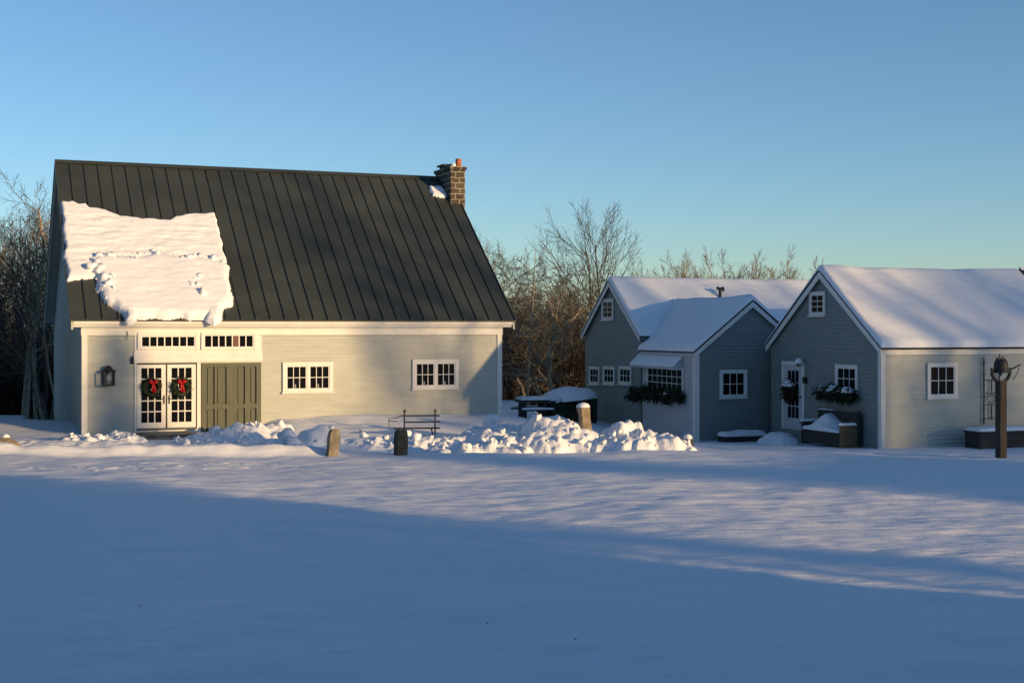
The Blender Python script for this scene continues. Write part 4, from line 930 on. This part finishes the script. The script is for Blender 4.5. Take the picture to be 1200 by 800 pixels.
# behind the barn (their tops would show from a step aside)
for k in range(12):
    px = 80+440*((k*.618) % 1); y = 74+14*((k*.381) % 1); plant(('tall', 'pole', 'twiggy')[k % 3], k, at_depth(px, y), y, top_scale(('tall', 'pole', 'twiggy')[k % 3], y, 235+rnd.uniform(0, 40)), *G_B)
def single(name, label, x, y, seed, H, r0, style, mats, rz=0):
    t = tree_mesh(name, seed, H, r0, style, mats); t.location = (x, y, gh(x, y)-.1); t.rotation_euler = (0, 0, rz); return tag(t, label, 'tree')
y = 78; single('bare_tree', 'tall vase shaped bare tree against the sky above the left end of the middle cottage', at_depth(711, y), y, 52, CAM_H+(HOR-226)*y/F+.8, .15,
    dict(stems=2, lean=.07, first=.36, kids=(15, 9, 7), ang=(.56, .5, .65), len=(.57, .42, .5), up=.12, wig=.05, twig=.012), ('bark_brown', 'twig'))
y = 57; single('crooked_tree', 'crooked pale barked tree zigzagging up the left of the gap between barn and cottage', at_depth(650, y), y, 61, 6.6, .10, dict(lean=.32, wig=.36, first=.35, kids=(8, 7, 6), ang=(.8, .8, .8), len=(.38, .5, .5), up=.5), ('bark_pale', 'twig_pale'), 2.4)
y = 58; single('crooked_tree', 'forked pale barked tree with snow bright limbs close to the middle cottage gable', at_depth(657, y), y, 66, 7.0, .09, dict(stems=3, lean=.22, wig=.26, first=.35, kids=(7, 7, 6), ang=(.8, .8, .8), len=(.34, .5, .5), up=.4), ('bark_pale', 'twig_pale'), 0)
y = 56; single('bare_tree', 'straight thin pale tree close to the barn end wall', at_depth(614, y), y, 71, 7.0, .055, dict(first=.4, kids=(9, 6, 5), wig=.05, len=(.25, .5, .5)), ('bark_pale', 'twig_pale'))
y = 56; single('bare_tree', 'thick sunlit tan barked trunk at the left edge of the wood', at_depth(27, y), y, 83, 10.0, .17, dict(first=.28, kids=(13, 8, 6), ang=(.9, .8, .8), len=(.42, .5, .5), up=.35), ('bark_pale', 'twig'), 1.2)
y = 57; single('bare_tree', 'slender pale twin stemmed tree between the thick tan trunk and the barn gable', at_depth(47, y), y, 88, 9.0, .085, dict(stems=2, lean=.05, first=.3, kids=(10, 7, 6), ang=(.7, .8, .8), len=(.34, .5, .5), up=.35), ('bark_pale', 'twig'), .4)

def spruce(label, x, y, H, seed, spread=.2, dens=1.0, bare=.08, name='spruce_tree', taper=.85):
    rg = random.Random(seed); t = thing(name, label, 'tree', (x, y, gh(x, y)-.1), 0)
    tk = MB(); tk.tube([(0, 0, 0), (0, 0, H*.5), (0, 0, H*.98)], [H*.014, H*.009, .015], 7); tk.build('trunk', 'bark_brown', t)
    cr = MB(); n = int(H*6)
    for i in range(n):
        u = bare+(.99-bare)*i/n; z = H*u; L = H*spread*(1-u)**taper*rg.uniform(.75, 1.15)+.12
        for k in range(7):
            a = rg.uniform(0, 6.28); d = Vector((math.cos(a), math.sin(a), 0)); s = Vector((-d.y, d.x, 0))
            for q in range(max(3, int(L*5*dens))):
                f = (q+rg.random())/max(3, int(L*5*dens)); p = Vector((0, 0, z))+d*L*f+Vector((0, 0, -.25*L*f+.06*L*f*f)); ww = (.16+.22*L*(1-f))*.55
                e = p+d*.28+Vector((0, 0, -.10)); cr.add([p-s*ww*rg.uniform(.5, 1.2)+Vector((0, 0, -.05)), e-s*ww*.3, e+s*ww*.3, p+s*ww*rg.uniform(.5, 1.2)+Vector((0, 0, -.05)), p+Vector((0, 0, .06))], [(0, 1, 4), (1, 2, 4), (2, 3, 4)])
    cr.build('crown', 'needles', t); return t
spruce('dark spruce among bare trees at the far left edge', at_depth(-6, 66), 66, 6.4, 3)

# undergrowth that closes the wood behind the buildings
ug = MB(); rg = random.Random(77)
for k in range(15000):
    y = rg.uniform(63, 90); x = rg.uniform(-.50, .42)*y; z = gh(x, y) if k % 12 == 0 else -.4-1.2*(y-58)/27
    h = rg.uniform(1.4, 4.6)*(1+.35*math.sin(x*.6)*math.sin(y)); a = rg.uniform(0, 6.28); l = rg.uniform(.05, .4)
    p0 = Vector((x, y, z-.2)); p1 = p0+Vector((math.cos(a)*l*h*.4, math.sin(a)*l*h*.4, h*.55)); p2 = p0+Vector((math.cos(a)*l*h, math.sin(a)*l*h, h))
    r = rg.uniform(.012, .04); s = Vector((r, 0, 0)); c_ = Vector((0, r, 0))
    ug.add([p0-s, p0+s, p1-s*.7, p1+s*.7, p2, p0-c_, p0+c_, p1-c_*.7, p1+c_*.7], [(0, 1, 3, 2), (2, 3, 4), (5, 6, 8, 7), (7, 8, 4)])
    for j in range(3):
        b0 = p0.lerp(p2, rg.uniform(.25, .85)); dd = Vector((rg.gauss(0, .5), rg.gauss(0, .5), rg.uniform(.1, .8)))*rg.uniform(.5, 1.3); ug.add([b0-s*.5, b0+s*.5, b0+dd], [(0, 1, 2)])
o = ug.build('undergrowth', 'brush', None); tag(o, 'brown tangled undergrowth closing the wood behind the buildings', 'undergrowth', kind='stuff')
# wooded rise far behind
hx_ = np.linspace(-420, 420, 160); hy_ = np.array([92, 100, 112, 130, 160, 210]); X, Y = np.meshgrid(hx_, hy_)
Z = -3.5+(2.8+fbm(X/9, Y/9, 5, 4)*1.8)*smooth(90, 104, Y)+.025*(Y-92)+1.5*fbm(X/60, Y/60, 8, 2)
o = grid_mesh('hills', np.stack([X, Y, Z], -1), 'leafmat'); o['kind'] = 'structure'

# ------------------------------------------------------------------ unseen buildings and evergreens added to block light, and the wood behind the camera
SA = Vector((SUN_AZ.x, SUN_AZ.y, 0)); RA = Vector((-SUN_AZ.y, SUN_AZ.x, 0))     # towards the sun; to its side
def sun_pt(s, a): p = SA*s+RA*a; return p
TE_ = math.tan(SUN_EL)
SROT = math.atan2(SUN_AZ.y, SUN_AZ.x)
def far_blocker(name, label, s0, s1, a0, a1, ze, zr, ridge_along):
    """unseen gabled building added behind the camera; local x towards the sun, y to the side"""
    c_ = sun_pt((s0+s1)/2, (a0+a1)/2); t = thing(name, label, 'added_house', tuple(c_), SROT); hx, hy = (s1-s0)/2, (a1-a0)/2
    w = MB(); w.box(-hx+.3, hx-.3, -hy+.15, hy-.15, -.5, ze)
    if ridge_along == 'y': w.prism([(-hx+.3, ze), (hx-.3, ze), (0, zr-.25)], -hy+.15, hy-.15, 'y')
    else: w.prism([(-hy+.15, ze), (hy-.15, ze), (0, zr-.25)], -hx+.3, hx-.3, 'x')
    w.build('wall', 'white_siding', t)
    r = MB()
    if ridge_along == 'y': r.prism([(-hx, ze-.1), (0, zr), (hx, ze-.1), (hx, ze-.3), (0, zr-.2), (-hx, ze-.3)], -hy, hy, 'y')
    else: r.prism([(-hy, ze-.1), (0, zr), (hy, ze-.1), (hy, ze-.3), (0, zr-.2), (-hy, ze-.3)], -hx, hx, 'x')
    r.build('roof', 'shingle', t); return t
def big_blocker(name, label, x0, x1, y0, y1, ze, zr):
    t = thing(name, label, 'added_house', ((x0+x1)/2, (y0+y1)/2, 0)); hx, hy = (x1-x0)/2, (y1-y0)/2
    w = MB(); w.box(-hx, hx, -hy, hy, -.5, ze); w.prism([(-hy, ze), (hy, ze), (0, zr-.2)], -hx, hx, 'x'); w.build('wall', 'dark_paint', t)
    r = MB(); r.prism([(-hy-.4, ze-.25), (0, zr), (hy+.4, ze-.25), (hy+.4, ze-.4), (0, zr-.15), (-hy-.4, ze-.4)], -hx-.05, hx+.05, 'x'); r.build('roof', 'shingle', t)
    for x in np.arange(-hx+1.5, hx-1, 3):
        for z in (1.2, 4.2): window(t, lambda a, d, zz: (-a, hy-d, zz), -x-.5, -x+.5, z, z+1.5, 3, 4)
    return t
big_blocker('added_house', 'large dark building added just behind the photographer to block sky light', -16, 8, -13, -2.2, 7.5, 11.5)  # added blocker, kept dark so it bounces little light onto the snow
big_blocker('added_carriage_barn', 'long dark carriage barn added behind the photographer to shade the lawn', 8.3, 33.4, -12.5, -2.0, 6.6, 10.8)  # added to carry the blocking wall out to the shadow edge
far_blocker('added_garage', 'long low white outbuilding added behind the photographer to shade the lawn', 44, 51, 28.2, 34.3, 3.2, 1.55+47.5*TE_, 'y')  # added to lay the shade band in front of the cottages
spruce('tall pine with a bare lower trunk added behind the photographer to shade the lawn', *sun_pt(38, 17.1)[:2], 15, 5, .12, 2.2, .40, 'added_pine')  # added out of view, crown shaped to close the lit sliver
spruce('dense columnar cedar added behind the photographer to cast the lawn shadow edge', *sun_pt(36.5, 18.15)[:2], 13, 8, .06, 3.5, .02, 'added_cedar', .12)  # added column that draws the shadow edge across the lawn
spruce('tall spruce added far behind the photographer to shade the lantern wall', *sun_pt(62, 27.75)[:2], 7.5+62*TE_, 6, .26, 3.0)  # added so that its tip shades the wall round the lantern
for k, (x, y, h) in enumerate(((-18.6, 33, 12), (-19.3, 37.5, 13), (-20.4, 42, 13), (-21.6, 46.5, 14), (-24, 52, 14), (-26, 43, 17))):  # unseen row added to keep sky light off the barn gable
    spruce('dark spruce in the row added outside the left edge of the view to shade the gable', x, y, h, 100+k, .2, .8)['group'] = 'unseen spruces added left of the view'
S_T = ('bare tree in the wood behind the photographer', 'bare trees behind the photographer')
k = 0
for kind, a0, a1, n, s0, s1, sc in (('pole', 37.6, 40.6, 6, 45, 60, 1.8), ('pole', 37.6, 38.8, 1, 40, 44, 2.0), ('pole', 36.0, 37.8, 5, 74, 100, 1.5), ('tall', 39.6, 41.0, 3, 80, 110, 1.3), ('tall', 41.0, 48.0, 15, 66, 110, 1.45), ('pole', 38.4, 46.0, 18, 60, 100, 1.4)):
    for q in range(n):
        a = a0+(a1-a0)*((q*.618) % 1); s_ = s0+(s1-s0)*((q*.381) % 1); p = sun_pt(s_, a); plant(kind, k, p.x, p.y, sc*rnd.uniform(.85, 1.1), *S_T); k += 1
